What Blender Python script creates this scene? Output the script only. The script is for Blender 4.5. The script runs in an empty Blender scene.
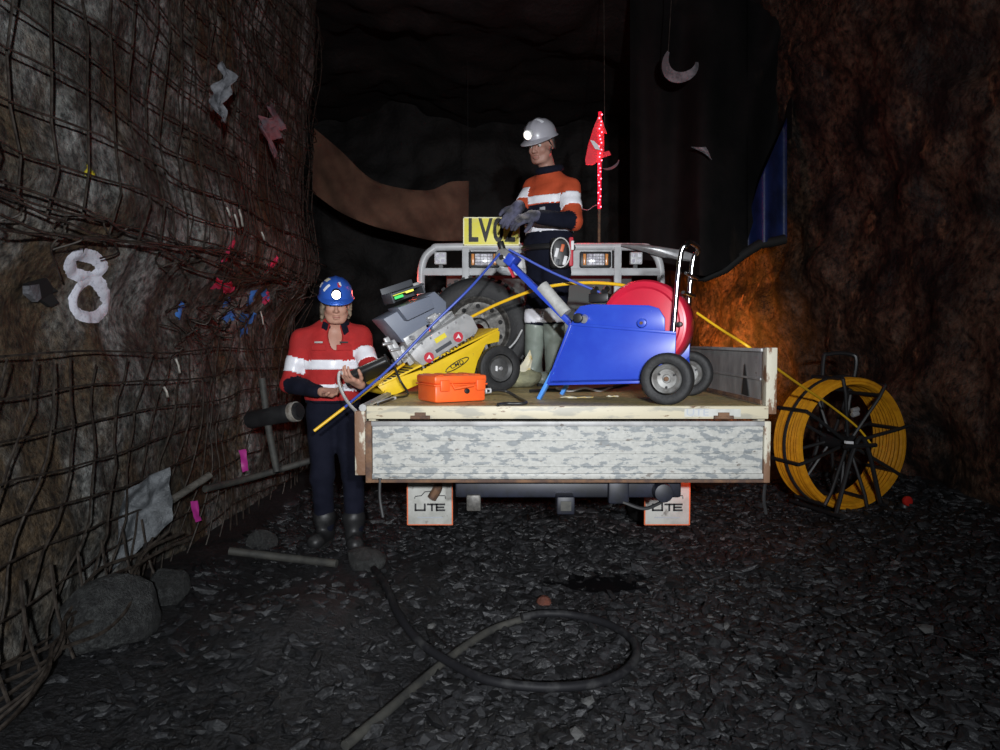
import bpy, bmesh, math, random
import numpy as np
from mathutils import Vector, Matrix, Euler
random.seed(7); rng = np.random.default_rng(7)
S = bpy.context.scene
COL = S.collection
R = math.radians

# ------------------------------------------------------------------ camera, world, main light, exposure
FPX = 700.0; CAM = Vector((0, 0, 1.28)); PITCH = math.atan(35 / FPX)
cd = bpy.data.cameras.new('camera'); co = bpy.data.objects.new('camera', cd); COL.objects.link(co)
cd.sensor_fit = 'HORIZONTAL'; cd.sensor_width = 36; cd.lens = FPX / 1000 * 36; cd.clip_start = 0.02
co.location = CAM; co.rotation_euler = (math.pi / 2 - PITCH, 0, 0); S.camera = co
wd = bpy.data.worlds.new('mine_dark'); S.world = wd; wd.use_nodes = True
wd.node_tree.nodes['Background'].inputs[0].default_value = (0.5, 0.42, 0.4, 1)
wd.node_tree.nodes['Background'].inputs[1].default_value = 0.004
S.view_settings.view_transform = 'Standard'; S.view_settings.look = 'None'
S.view_settings.gamma = 1; S.view_settings.exposure = 0.0; S.view_settings.use_curve_mapping = False

def lamp(name, kind, loc, energy, color, size=0.03, target=None, angle=None, blend=1.0, parent=None):
    l = bpy.data.lights.new(name, kind); l.energy = energy; l.color = color
    l.shadow_soft_size = size
    o = bpy.data.objects.new(name, l); COL.objects.link(o); o.location = loc
    if kind == 'SPOT':
        l.spot_size = R(angle); l.spot_blend = blend
        d = Vector(target) - Vector(loc); o.rotation_euler = d.to_track_quat('-Z', 'Y').to_euler()
    if parent: o.parent = parent
    return o
# crew cap lamp behind camera aimed at tray; added fill washes over the heading
lamp('cap_lamp_beam', 'SPOT', (0.10, -1.40, 1.72), 820, (0.97, 0.98, 1.0), 0.04, (0.22, 3.6, 1.10), 48, 1.0)
lamp('added_fill_spot', 'SPOT', (0.45, -1.15, 1.66), 560, (0.90, 0.95, 1.0), 0.05, (-0.40, 3.3, 1.75), 118, 1.0)  # added fill spot, brightens the left wall; no such lamp is known

# ------------------------------------------------------------------ measuring helpers
def ray(px, py):
    fw = Vector((0, math.cos(PITCH), -math.sin(PITCH))); up = Vector((0, math.sin(PITCH), math.cos(PITCH)))
    return Vector((1, 0, 0)) * ((px - 500) / FPX) + up * ((375 - py) / FPX) + fw
def W(px, py, D):
    d = ray(px, py); return CAM + d * (D / d.y)
def PL(px, py, o, ang):
    d = ray(px, py); n = Vector((-math.sin(ang), math.cos(ang), 0)); u = Vector((math.cos(ang), math.sin(ang), 0))
    oo = Vector((o[0], o[1], 0)); t = n.dot(oo - CAM) / n.dot(d); p = CAM + d * t
    return ((p - oo).dot(u), p.z)

# ------------------------------------------------------------------ numpy perlin noise
_perm = rng.permutation(256); _perm = np.concatenate([_perm, _perm, _perm])
_grad = rng.normal(size=(256, 3)); _grad /= np.linalg.norm(_grad, axis=1)[:, None]
def perlin(p):
    p = np.asarray(p, float); i = np.floor(p).astype(int); f = p - i
    u = f * f * f * (f * (f * 6 - 15) + 10); out = 0
    for dx in (0, 1):
        for dy in (0, 1):
            for dz in (0, 1):
                h = _perm[_perm[_perm[(i[..., 0] + dx) & 255] + ((i[..., 1] + dy) & 255)] + ((i[..., 2] + dz) & 255)]
                g = _grad[h & 255]
                d = g[..., 0] * (f[..., 0] - dx) + g[..., 1] * (f[..., 1] - dy) + g[..., 2] * (f[..., 2] - dz)
                w = (u[..., 0] if dx else 1 - u[..., 0]) * (u[..., 1] if dy else 1 - u[..., 1]) * (u[..., 2] if dz else 1 - u[..., 2])
                out = out + w * d
    return out
def fbm(p, o=4, g=0.5):
    a = 1.0; s = 0
    for k in range(o):
        s = s + a * perlin(np.asarray(p) * (2 ** k) + 17.3 * k); a *= g
    return s

# ------------------------------------------------------------------ materials
MATS = {}
def mat(name, c1, c2=None, sc=6, lo=0.4, hi=0.6, rough=0.6, metal=0.0, bump=0.0, bsc=40, stretch=(1, 1, 1), spec=0.5,
        c3=None, sc3=3, lo3=0.55, hi3=0.65, st3=(1, 1, 1), r3=None, emit=None, es=0, coat=0, trans=0, ior=1.45, det=8, coord='Object', speck=None):
    m = bpy.data.materials.new(name); m.use_nodes = True; nt = m.node_tree; N = nt.nodes; L = nt.links
    b = N['Principled BSDF']; b.inputs['Roughness'].default_value = rough; b.inputs['Metallic'].default_value = metal
    b.inputs['Specular IOR Level'].default_value = spec; b.inputs['Base Color'].default_value = (*c1, 1)
    if coat: b.inputs['Coat Weight'].default_value = coat
    if trans: b.inputs['Transmission Weight'].default_value = trans; b.inputs['IOR'].default_value = ior
    if emit: b.inputs['Emission Color'].default_value = (*emit, 1); b.inputs['Emission Strength'].default_value = es
    tc = N.new('ShaderNodeTexCoord')
    def noise(scale, st, detail):
        mp = N.new('ShaderNodeMapping'); mp.inputs['Scale'].default_value = st; L.new(tc.outputs[coord], mp.inputs[0])
        n = N.new('ShaderNodeTexNoise'); n.inputs['Scale'].default_value = scale; n.inputs['Detail'].default_value = detail
        n.inputs['Roughness'].default_value = 0.62; L.new(mp.outputs[0], n.inputs['Vector']); return n.outputs['Fac']
    def mask(fac, a, c):
        r = N.new('ShaderNodeMapRange'); r.inputs['From Min'].default_value = a; r.inputs['From Max'].default_value = c
        L.new(fac, r.inputs['Value']); return r.outputs['Result']
    cur = None
    if c2 is not None:
        mx = N.new('ShaderNodeMix'); mx.data_type = 'RGBA'; mx.inputs[6].default_value = (*c1, 1); mx.inputs[7].default_value = (*c2, 1)
        L.new(mask(noise(sc, stretch, det), lo, hi), mx.inputs[0]); cur = mx.outputs[2]
    if c3 is not None:
        mx = N.new('ShaderNodeMix'); mx.data_type = 'RGBA'; mx.inputs[7].default_value = (*c3, 1); k = mask(noise(sc3, st3, det), lo3, hi3)
        if cur: L.new(cur, mx.inputs[6])
        else: mx.inputs[6].default_value = (*c1, 1)
        L.new(k, mx.inputs[0]); cur = mx.outputs[2]
        if r3 is not None:
            rr = N.new('ShaderNodeMapRange'); rr.inputs['To Min'].default_value = rough; rr.inputs['To Max'].default_value = r3
            L.new(k, rr.inputs['Value']); L.new(rr.outputs[0], b.inputs['Roughness'])
    if speck:   # fine grain: (scale, darkest, lightest)
        if cur is None: rgb = N.new('ShaderNodeRGB'); rgb.outputs[0].default_value = (*c1, 1); cur = rgb.outputs[0]
        r = N.new('ShaderNodeMapRange'); r.inputs['From Min'].default_value = 0.36; r.inputs['From Max'].default_value = 0.66; r.inputs['To Min'].default_value = speck[1]; r.inputs['To Max'].default_value = speck[2]
        L.new(noise(speck[0], (1, 1, 1), 9), r.inputs['Value']); v = N.new('ShaderNodeVectorMath'); v.operation = 'SCALE'; L.new(cur, v.inputs[0]); L.new(r.outputs[0], v.inputs['Scale']); cur = v.outputs[0]
    if cur: L.new(cur, b.inputs['Base Color'])
    if bump:
        bp = N.new('ShaderNodeBump'); bp.inputs['Strength'].default_value = min(1, bump); bp.inputs['Distance'].default_value = 0.02
        L.new(noise(bsc, (1, 1, 1), 6), bp.inputs['Height']); L.new(bp.outputs[0], b.inputs['Normal'])
    MATS[name] = m; return m
M = MATS
mat('rock_grey', (0.24, 0.24, 0.225), (0.060, 0.056, 0.046), 2.2, 0.40, 0.56, 0.65, bump=1, bsc=34, speck=(26, 0.25, 1.7), c3=(0.075, 0.050, 0.027), sc3=1.5, lo3=0.48, hi3=0.58, st3=(1, 1, 0.45), det=10)
mat('rock_red', (0.075, 0.042, 0.026), (0.012, 0.008, 0.006), 2.4, 0.42, 0.60, 0.6, bump=1, bsc=26, speck=(17, 0.15, 2.0), c3=(0.19, 0.095, 0.05), sc3=5, lo3=0.60, hi3=0.70, st3=(1, 1, 0.4), det=10)  # reddish brown base with darker and lighter patches
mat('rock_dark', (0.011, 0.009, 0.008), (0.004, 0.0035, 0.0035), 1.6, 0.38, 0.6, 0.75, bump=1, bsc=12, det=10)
mat('ground_mud', speck=(45, 0.3, 1.7), c1=(0.024, 0.024, 0.026), c2=(0.009, 0.009, 0.010), sc=5, lo=0.35, hi=0.65, rough=0.55, bump=1, bsc=45, c3=(0.042, 0.043, 0.046), sc3=13, lo3=0.58, hi3=0.7, r3=0.4, det=10)
mat('gravel', (0.036, 0.037, 0.040), (0.020, 0.020, 0.022), 30, 0.4, 0.6, 0.45, bump=0.4, bsc=80)
def per_piece(m, lo, hi):   # each stone of the gravel has its own shade of grey
    nt = m.node_tree; b = nt.nodes['Principled BSDF']; src = b.inputs['Base Color'].links[0].from_socket; g = nt.nodes.new('ShaderNodeNewGeometry'); r = nt.nodes.new('ShaderNodeMapRange'); r.inputs['To Min'].default_value = lo; r.inputs['To Max'].default_value = hi
    nt.links.new(g.outputs['Random Per Island'], r.inputs['Value']); v = nt.nodes.new('ShaderNodeVectorMath'); v.operation = 'SCALE'; nt.links.new(src, v.inputs[0]); nt.links.new(r.outputs[0], v.inputs['Scale']); nt.links.new(v.outputs[0], b.inputs['Base Color'])
per_piece(MATS['gravel'], 0.22, 1.05)
mat('stone_mid', (0.036, 0.037, 0.040), (0.018, 0.018, 0.020), 25, 0.4, 0.6, 0.42, bump=0.5, bsc=70)
mat('stone_light', (0.15, 0.15, 0.145), (0.08, 0.08, 0.08), 25, 0.4, 0.6, 0.5, bump=0.5, bsc=70)
mat('stone_red', (0.16, 0.05, 0.03), (0.09, 0.03, 0.02), 25, 0.4, 0.6, 0.6, bump=0.5, bsc=70)
mat('boulder', (0.062, 0.064, 0.062), (0.025, 0.025, 0.025), 6, 0.4, 0.6, 0.65, bump=0.8, bsc=30, speck=(22, 0.4, 1.5))
mat('water', (0.008, 0.008, 0.009), rough=0.08, spec=0.5, bump=0.05, bsc=8)
mat('wire_steel', (0.075, 0.06, 0.048), (0.025, 0.018, 0.014), 30, 0.4, 0.6, 0.55, metal=0.35)
mat('wire_bright', (0.42, 0.40, 0.36), (0.2, 0.17, 0.14), 20, 0.4, 0.6, 0.5, metal=0.3)
mat('paint_white', (0.88, 0.88, 0.97), (0.60, 0.60, 0.68), 60, 0.5, 0.68, 0.8)
mat('paint_pink', (0.75, 0.06, 0.16), rough=0.7); mat('paint_blue', (0.06, 0.22, 0.65), rough=0.7); mat('paint_yellow', (0.6, 0.5, 0.03), rough=0.7)
mat('rag_grey', (0.26, 0.26, 0.28), (0.11, 0.11, 0.12), 14, 0.4, 0.6, 0.8, bump=0.5, bsc=40)
mat('rag_pink', (0.26, 0.08, 0.09), (0.13, 0.12, 0.14), 9, 0.42, 0.6, 0.8, bump=0.5)
mat('tape_pink', (0.42, 0.03, 0.24), rough=0.45)
mat('plastic_film', (0.17, 0.18, 0.19), (0.08, 0.085, 0.09), 10, 0.4, 0.6, 0.35, bump=0.9, bsc=25)
mat('timber', (0.12, 0.11, 0.095), (0.06, 0.055, 0.045), 14, 0.4, 0.6, 0.8, stretch=(1, 1, 6), bump=0.5)
mat('pipe_dark', (0.022, 0.022, 0.023), (0.012, 0.012, 0.013), 12, 0.4, 0.6, 0.5)
mat('hose_black', (0.010, 0.010, 0.012), (0.035, 0.035, 0.036), 9, 0.52, 0.65, 0.62, spec=0.25)
mat('hose_dusty', (0.060, 0.058, 0.050), (0.03, 0.03, 0.028), 14, 0.4, 0.62, 0.7)
mat('hessian', (0.15, 0.080, 0.050), (0.10, 0.050, 0.032), 4, 0.4, 0.6, 0.9, bump=0.4, bsc=60)
mat('brattice_black', (0.011, 0.010, 0.010), (0.007, 0.007, 0.007), 3, 0.4, 0.6, 0.85, spec=0.12, bump=0.4, bsc=5, c3=(0.035, 0.026, 0.02), sc3=1.8, lo3=0.58, hi3=0.72, st3=(1, 1, 0.4))
mat('brattice_blue', (0.012, 0.024, 0.11), (0.006, 0.012, 0.05), 4, 0.4, 0.6, 0.45, bump=0.3, bsc=5)
# truck
mat('tray_paint', (0.37, 0.37, 0.345), (0.19, 0.205, 0.21), 27, 0.525, 0.545, 0.5, stretch=(0.55, 1, 1.5), c3=(0.15, 0.135, 0.12), sc3=34, lo3=0.62, hi3=0.65, st3=(0.5, 1, 1.2), bump=0.12, bsc=30, det=12, speck=(60, 0.88, 1.08))
mat('tray_cream', (0.50, 0.45, 0.33), (0.34, 0.32, 0.26), 14, 0.5, 0.58, 0.5, stretch=(0.4, 1, 2), c3=(0.16, 0.09, 0.05), sc3=20, lo3=0.62, hi3=0.66, st3=(0.5, 1, 2))
mat('tray_chipped', (0.48, 0.45, 0.36), (0.17, 0.09, 0.05), 13, 0.50, 0.54, 0.6, stretch=(1, 1, 0.4), bump=0.2)
mat('rust', (0.16, 0.085, 0.045), (0.07, 0.04, 0.03), 15, 0.4, 0.6, 0.8, bump=0.3)
mat('steel_grey', (0.36, 0.36, 0.36), (0.24, 0.24, 0.24), 9, 0.42, 0.6, 0.45, stretch=(1, 1, 0.5), c3=(0.1, 0.08, 0.07), sc3=18, lo3=0.66, hi3=0.7)
mat('ply', (0.62, 0.48, 0.20), (0.44, 0.35, 0.16), 5, 0.35, 0.65, 0.5, stretch=(0.5, 2.5, 1), bump=0.15, bsc=30, speck=(40, 0.6, 1.2), c3=(0.26, 0.23, 0.15), sc3=4, lo3=0.57, hi3=0.72)
mat('frame_grey', (0.52, 0.53, 0.54), (0.42, 0.42, 0.43), 10, 0.4, 0.65, 0.4)
mat('cab_paint', (0.10, 0.12, 0.115), rough=0.35, coat=0.3); mat('cab_glass', (0.10, 0.15, 0.145), rough=0.12, spec=0.8)
mat('chassis', (0.010, 0.012, 0.024), (0.005, 0.006, 0.010), 12, 0.4, 0.6, 0.5)
mat('black_plastic', (0.014, 0.014, 0.015), rough=0.42); mat('black_matte', (0.01, 0.01, 0.01), rough=0.8)
mat('rubber', (0.014, 0.014, 0.015), (0.028, 0.028, 0.028), 12, 0.5, 0.75, 0.65, bump=0.2, bsc=60)
mat('rim_steel', (0.34, 0.34, 0.33), (0.17, 0.16, 0.15), 14, 0.4, 0.6, 0.42, metal=0.5)
mat('rim_spare', (0.13, 0.125, 0.115), (0.055, 0.05, 0.045), 16, 0.4, 0.6, 0.5, metal=0.3, speck=(30, 0.5, 1.4))
mat('rim_dark', (0.10, 0.10, 0.10), (0.05, 0.05, 0.05), 12, 0.4, 0.6, 0.45, metal=0.3)
mat('chrome', (0.72, 0.72, 0.74), rough=0.16, metal=1.0); mat('alu', (0.55, 0.55, 0.56), (0.4, 0.4, 0.41), 16, 0.4, 0.6, 0.32, metal=0.6)
mat('flap_white', (0.46, 0.46, 0.43), (0.33, 0.33, 0.30), 10, 0.4, 0.65, 0.6, c3=(0.2, 0.19, 0.17), sc3=14, lo3=0.62, hi3=0.7)
mat('orange_red', (0.62, 0.13, 0.04), rough=0.5); mat('print_black', (0.012, 0.012, 0.014), rough=0.6); mat('print_grey', (0.35, 0.37, 0.4), rough=0.5)
mat('sign_yellow', (0.88, 0.80, 0.08), (0.85, 0.78, 0.18), 8, 0.4, 0.6, 0.45, spec=0.3); mat('sign_edge', (0.9, 0.86, 0.55), rough=0.5)
mat('lens_clear', (0.80, 0.80, 0.85), (0.45, 0.43, 0.5), 40, 0.45, 0.55, 0.2, spec=0.8); mat('lens_red', (0.45, 0.02, 0.015), rough=0.25); mat('lens_amber', (0.7, 0.28, 0.08), rough=0.25)
mat('lens_amber_lit', (0.9, 0.35, 0.05), emit=(1, 0.36, 0.05), es=8); mat('lens_red_lit', (0.9, 0.03, 0.02), emit=(1, 0.05, 0.02), es=3)
mat('led_red', (0.9, 0.05, 0.08), emit=(1, 0.10, 0.14), es=9); mat('led_tube', (0.5, 0.01, 0.03), rough=0.3, emit=(1, 0.01, 0.04), es=0.9); mat('flag_red', (0.80, 0.03, 0.05), rough=0.7)
# equipment
mat('yellow_paint', (0.78, 0.53, 0.02), (0.70, 0.45, 0.02), 8, 0.4, 0.7, 0.38, c3=(0.3, 0.2, 0.06), sc3=25, lo3=0.66, hi3=0.7)
mat('machine_grey', (0.50, 0.50, 0.50), (0.36, 0.36, 0.36), 12, 0.42, 0.6, 0.4, metal=0.25); mat('machine_dark', (0.06, 0.065, 0.075), rough=0.5); mat('machine_blue_grey', (0.16, 0.18, 0.23), rough=0.45)
mat('decal_red', (0.50, 0.03, 0.05), rough=0.5); mat('decal_white', (0.75, 0.75, 0.76), rough=0.5); mat('decal_yellow', (0.75, 0.62, 0.05), rough=0.5)
mat('display_green', (0.05, 0.30, 0.08), rough=0.2, emit=(0.08, 0.8, 0.2), es=0.8); mat('display_yellow', (0.6, 0.6, 0.1), rough=0.2, emit=(0.85, 0.85, 0.1), es=1.0)
mat('case_orange', (0.86, 0.13, 0.02), (0.80, 0.11, 0.02), 10, 0.4, 0.6, 0.42)
mat('blue_paint', (0.020, 0.055, 0.46), (0.025, 0.07, 0.50), 6, 0.4, 0.6, 0.36, c3=(0.12, 0.2, 0.55), sc3=22, lo3=0.68, hi3=0.72); mat('blue_light', (0.08, 0.28, 0.75), rough=0.4)
mat('drum_red', (0.58, 0.015, 0.045), (0.5, 0.015, 0.04), 6, 0.4, 0.6, 0.35)
mat('wrap_tape', (0.46, 0.46, 0.44), (0.36, 0.36, 0.35), 20, 0.4, 0.6, 0.6, bump=0.3)
mat('rod_yellow', (0.85, 0.50, 0.02), rough=0.35); mat('reel_yellow', (0.62, 0.27, 0.010), (0.48, 0.20, 0.008), 20, 0.4, 0.6, 0.42); mat('cord_blue', (0.05, 0.09, 0.42), rough=0.4); mat('cable_grey', (0.5, 0.5, 0.5), rough=0.5); mat('cable_black', (0.02, 0.02, 0.02), rough=0.45)
mat('paper', (0.62, 0.58, 0.45), (0.55, 0.42, 0.15), 18, 0.5, 0.6, 0.8); mat('canvas_olive', (0.34, 0.33, 0.20), (0.2, 0.2, 0.13), 8, 0.4, 0.6, 0.85, bump=0.5)
# people
mat('skin', (0.52, 0.29, 0.21), (0.44, 0.22, 0.16), 12, 0.4, 0.65, 0.5, spec=0.35); mat('skin_dark', (0.40, 0.22, 0.17), (0.34, 0.17, 0.13), 12, 0.4, 0.65, 0.5, spec=0.35)
mat('shirt_orange', (0.52, 0.070, 0.020), (0.44, 0.06, 0.016), 9, 0.4, 0.6, 0.85, bump=0.25, bsc=35); mat('shirt_red', (0.46, 0.018, 0.018), (0.38, 0.015, 0.015), 9, 0.4, 0.6, 0.85, bump=0.25, bsc=35)
mat('navy', (0.0045, 0.0055, 0.014), (0.007, 0.008, 0.018), 9, 0.4, 0.6, 0.9, spec=0.2, bump=0.25, bsc=35); mat('reflective', (0.90, 0.90, 0.95), (0.80, 0.80, 0.87), 30, 0.4, 0.7, 0.35, spec=0.7)
mat('glove', (0.085, 0.085, 0.14), (0.035, 0.035, 0.045), 14, 0.42, 0.6, 0.75, bump=0.3); mat('boot_grey', (0.26, 0.30, 0.26), (0.19, 0.22, 0.19), 7, 0.4, 0.65, 0.4); mat('boot_black', (0.015, 0.015, 0.016), (0.05, 0.05, 0.05), 9, 0.5, 0.7, 0.5)
mat('helmet_white', (0.40, 0.39, 0.43), rough=0.33, coat=0.2); mat('helmet_blue', (0.03, 0.11, 0.50), rough=0.3, coat=0.2)
mat('cap_lens_lit', (1, 1, 0.95), emit=(1, 0.97, 0.90), es=14); mat('cap_lens_dim', (1, 1, 0.95), emit=(1, 0.90, 0.75), es=1.6)
mat('hair_blond', (0.28, 0.22, 0.15), (0.14, 0.11, 0.08), 60, 0.4, 0.6, 0.7, stretch=(1, 1, 0.2), bump=0.5); mat('hair_dark', (0.02, 0.015, 0.012), rough=0.6)
mat('eye_white', (0.6, 0.58, 0.55), rough=0.3); mat('eye_dark', (0.02, 0.015, 0.01), rough=0.2); mat('lip', (0.40, 0.16, 0.13), rough=0.5)

# ------------------------------------------------------------------ mesh builder
def rotm(e): return Euler(e).to_matrix().to_4x4() if e else Matrix()
class B:
    def __init__(s): s.bm = bmesh.new()
    def _add(s, t, m):
        t.transform(m); me = bpy.data.meshes.new('t'); t.to_mesh(me); t.free(); s.bm.from_mesh(me); bpy.data.meshes.remove(me); return s
    def box(s, c, d, rot=None, bev=0, seg=2):
        t = bmesh.new(); bmesh.ops.create_cube(t, size=1); bmesh.ops.scale(t, vec=Vector(d), verts=t.verts)
        if bev: bmesh.ops.bevel(t, geom=t.edges[:], offset=bev, segments=seg, affect='EDGES', profile=0.5)
        return s._add(t, Matrix.Translation(c) @ rotm(rot))
    def bar(s, p, q, w, h, bev=0):   # box beam from p to q
        p = Vector(p); q = Vector(q); d = q - p
        t = bmesh.new(); bmesh.ops.create_cube(t, size=1); bmesh.ops.scale(t, vec=Vector((w, h, d.length)), verts=t.verts)
        if bev: bmesh.ops.bevel(t, geom=t.edges[:], offset=bev, segments=2, affect='EDGES', profile=0.5)
        return s._add(t, Matrix.Translation((p + q) / 2) @ d.to_track_quat('Z', 'Y').to_matrix().to_4x4())
    def cyl(s, p, q, r, r2=None, seg=20, bev=0):
        p = Vector(p); q = Vector(q); d = q - p
        t = bmesh.new(); bmesh.ops.create_cone(t, cap_ends=True, segments=seg, radius1=r, radius2=r if r2 is None else r2, depth=d.length)
        if bev: bmesh.ops.bevel(t, geom=[e for e in t.edges if any(len(f.verts) > 4 for f in e.link_faces)], offset=bev, segments=2, affect='EDGES', profile=0.5)
        return s._add(t, Matrix.Translation((p + q) / 2) @ d.to_track_quat('Z', 'Y').to_matrix().to_4x4())
    def ell(s, c, r, rot=None, sub=2):
        t = bmesh.new(); bmesh.ops.create_icosphere(t, subdivisions=sub, radius=1); bmesh.ops.scale(t, vec=Vector(r), verts=t.verts)
        return s._add(t, Matrix.Translation(c) @ rotm(rot))
    def tube(s, pts, r, seg=8, closed=False, cap=True):
        pts = [Vector(p) for p in pts]; n = len(pts); bm = s.bm; rings = []
        rs = r if isinstance(r, (list, tuple)) else [r] * n
        T = []
        for i in range(n):
            a = pts[(i - 1) % n] if (closed or i > 0) else pts[i]; b = pts[(i + 1) % n] if (closed or i < n - 1) else pts[i]
            T.append((b - a).normalized())
        up = Vector((0, 0, 1)) if abs(T[0].z) < 0.9 else Vector((1, 0, 0)); nrm = (up - T[0] * up.dot(T[0])).normalized()
        for i in range(n):
            nrm = nrm - T[i] * nrm.dot(T[i]); nrm.normalize(); bn = T[i].cross(nrm)
            rings.append([bm.verts.new(pts[i] + (nrm * math.cos(2 * math.pi * k / seg) + bn * math.sin(2 * math.pi * k / seg)) * rs[i]) for k in range(seg)])
        for i in range(n if closed else n - 1):
            a = rings[i]; b = rings[(i + 1) % n]
            for k in range(seg): bm.faces.new((a[k], a[(k + 1) % seg], b[(k + 1) % seg], b[k]))
        if cap and not closed: bm.faces.new(rings[0][::-1]); bm.faces.new(rings[-1])
        return s
    def lathe(s, prof, m=None, seg=32, closed=True):   # prof (r, h) around local Z; m places it
        t = bmesh.new(); rings = []
        for k in range(seg):
            a = 2 * math.pi * k / seg; rings.append([t.verts.new((r * math.cos(a), r * math.sin(a), h)) for r, h in prof])
        n = len(prof)
        for k in range(seg):
            a = rings[k]; b = rings[(k + 1) % seg]
            for i in range(n if closed else n - 1):
                j = (i + 1) % n
                t.faces.new((a[i], b[i], b[j], a[j]))
        bmesh.ops.remove_doubles(t, verts=t.verts, dist=1e-6); bmesh.ops.recalc_face_normals(t, faces=t.faces)
        return s._add(t, m or Matrix())
    def prism(s, poly, y0, y1, bev=0):   # polygon in (x,z) extruded along y
        t = bmesh.new(); a = [t.verts.new((p[0], y0, p[1])) for p in poly]; b = [t.verts.new((p[0], y1, p[1])) for p in poly]; n = len(poly)
        t.faces.new(a); t.faces.new(b[::-1])
        for i in range(n): t.faces.new((a[i], b[i], b[(i + 1) % n], a[(i + 1) % n]))
        bmesh.ops.recalc_face_normals(t, faces=t.faces)
        if bev: bmesh.ops.bevel(t, geom=t.edges[:], offset=bev, segments=2, affect='EDGES', profile=0.5)
        return s._add(t, Matrix())
    def slab(s, pts, n, th):   # polygon of 3d points thickened along n
        bm = s.bm; n = Vector(n) * th; a = [bm.verts.new(p) for p in pts]; b = [bm.verts.new(Vector(p) + n) for p in pts]; k = len(pts)
        fs = [bm.faces.new(a), bm.faces.new(b[::-1])] + [bm.faces.new((a[i], b[i], b[(i + 1) % k], a[(i + 1) % k])) for i in range(k)]
        bmesh.ops.recalc_face_normals(bm, faces=fs); return s
    def data(s, V, F):
        vs = [s.bm.verts.new(v) for v in V]
        for f in F:
            try: s.bm.faces.new([vs[i] for i in f])
            except ValueError: pass
        return s
    def xf(s, m): s.bm.transform(m); return s
    def obj(s, name, m, parent=None, smooth=40, mats=None):
        me = bpy.data.meshes.new(name); s.bm.to_mesh(me); s.bm.free()
        return link(name, me, m, parent, smooth, mats)
def link(name, me, m, parent=None, smooth=40, mats=None):
    for x in (mats or [m]): me.materials.append(M[x])
    if smooth:
        me.polygons.foreach_set('use_smooth', [True] * len(me.polygons)); me.set_sharp_from_angle(angle=R(smooth))
    o = bpy.data.objects.new(name, me); COL.objects.link(o)
    if parent: o.parent = parent
    return o
def tag(o, label=None, cat=None, group=None, kind=None):
    if label: o['label'] = label
    if cat: o['category'] = cat
    if group: o['group'] = group
    if kind: o['kind'] = kind
    return o
def thing(name, label, cat, loc, rz=0, group=None):
    o = bpy.data.objects.new(name, None); COL.objects.link(o); o.location = loc; o.rotation_euler = (0, 0, rz); o.empty_display_size = 0.1
    return tag(o, label, cat, group)
def recenter(o):   # origin of a single-mesh thing to its base
    me = o.data; c = np.empty(len(me.vertices) * 3); me.vertices.foreach_get('co', c); c = c.reshape(-1, 3)
    b = np.array([(c[:, 0].min() + c[:, 0].max()) / 2, (c[:, 1].min() + c[:, 1].max()) / 2, c[:, 2].min()])
    me.vertices.foreach_set('co', (c - b).ravel()); me.update(); o.location = b; return o
def pymesh(name, V, F):
    me = bpy.data.meshes.new(name); me.from_pydata([tuple(v) for v in V], [], [tuple(f) for f in F]); me.update(); return me
def catmull(P, n=8, closed=False):
    P = [Vector(p) for p in P]; out = []; k = len(P)
    for i in range(k if closed else k - 1):
        p0 = P[i - 1] if (closed or i > 0) else P[i] * 2 - P[i + 1]; p1 = P[i]; p2 = P[(i + 1) % k]; p3 = P[(i + 2) % k] if (closed or i < k - 2) else p2 * 2 - p1
        for j in range(n):
            t = j / n; out.append(0.5 * ((2 * p1) + (p2 - p0) * t + (2 * p0 - 5 * p1 + 4 * p2 - p3) * t * t + (3 * p1 - p0 - 3 * p2 + p3) * t ** 3))
    if not closed: out.append(P[-1])
    return out
def text_mesh(name, txt, size, sx, m, mat4, parent, depth=0.002, spacing=1.0):
    cu = bpy.data.curves.new('txt', 'FONT'); cu.body = txt; cu.size = size; cu.extrude = depth; cu.align_x = 'CENTER'; cu.align_y = 'CENTER'; cu.space_character = spacing; cu.offset = size * (0.03 if txt == 'LV02' else 0.012)
    o = bpy.data.objects.new('txt', cu); COL.objects.link(o); dg = bpy.context.evaluated_depsgraph_get(); dg.update()
    me = bpy.data.meshes.new_from_object(o.evaluated_get(dg)); bpy.data.objects.remove(o)
    me.transform(mat4 @ Matrix.Diagonal((sx, 1, 1, 1))); me.materials.clear(); return link(name, me, m, parent, 0)
FACE_CAM = Matrix.Rotation(math.pi / 2, 4, 'X')   # text plane facing -y

# ------------------------------------------------------------------ setting: ground, walls, roof
def G(x, y):
    x = np.asarray(x, float); y = np.asarray(y, float)
    z = 0.05 * fbm(np.stack([x * 0.9, y * 0.9, 0 * x], -1), 3)
    z = z + 0.16 * np.exp(-((x + 0.85) / 0.42) ** 2 - ((y - 2.95) / 0.55) ** 2)           # muddy berm
    z = z + 0.10 * np.exp(-((x + 1.75) / 0.35) ** 2) - 0.05 * np.exp(-((x - 0.45) / 0.5) ** 2 - ((y - 3.75) / 0.28) ** 2)
    z = z + np.clip((x - 1.9) / 1.2, 0, 1) ** 2 * 0.22
    return z - 0.03
def gz(x, y): return float(G(np.array([x]), np.array([y]))[0])
def grid_mesh(name, fn, u0, u1, nu, v0, v1, nv):
    u, v = np.meshgrid(np.linspace(u0, u1, nu), np.linspace(v0, v1, nv), indexing='ij'); P = fn(u, v).reshape(-1, 3)
    i, j = np.meshgrid(np.arange(nu - 1), np.arange(nv - 1), indexing='ij'); a = (i * nv + j).ravel()
    return pymesh(name, P.tolist(), np.stack([a, a + nv, a + nv + 1, a + 1], 1).tolist())
def fn_floor(u, v):
    z = G(u, v) + 0.012 * fbm(np.stack([u * 9, v * 9, 0 * u], -1), 3)
    return np.stack([u, v, z], -1)
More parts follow.
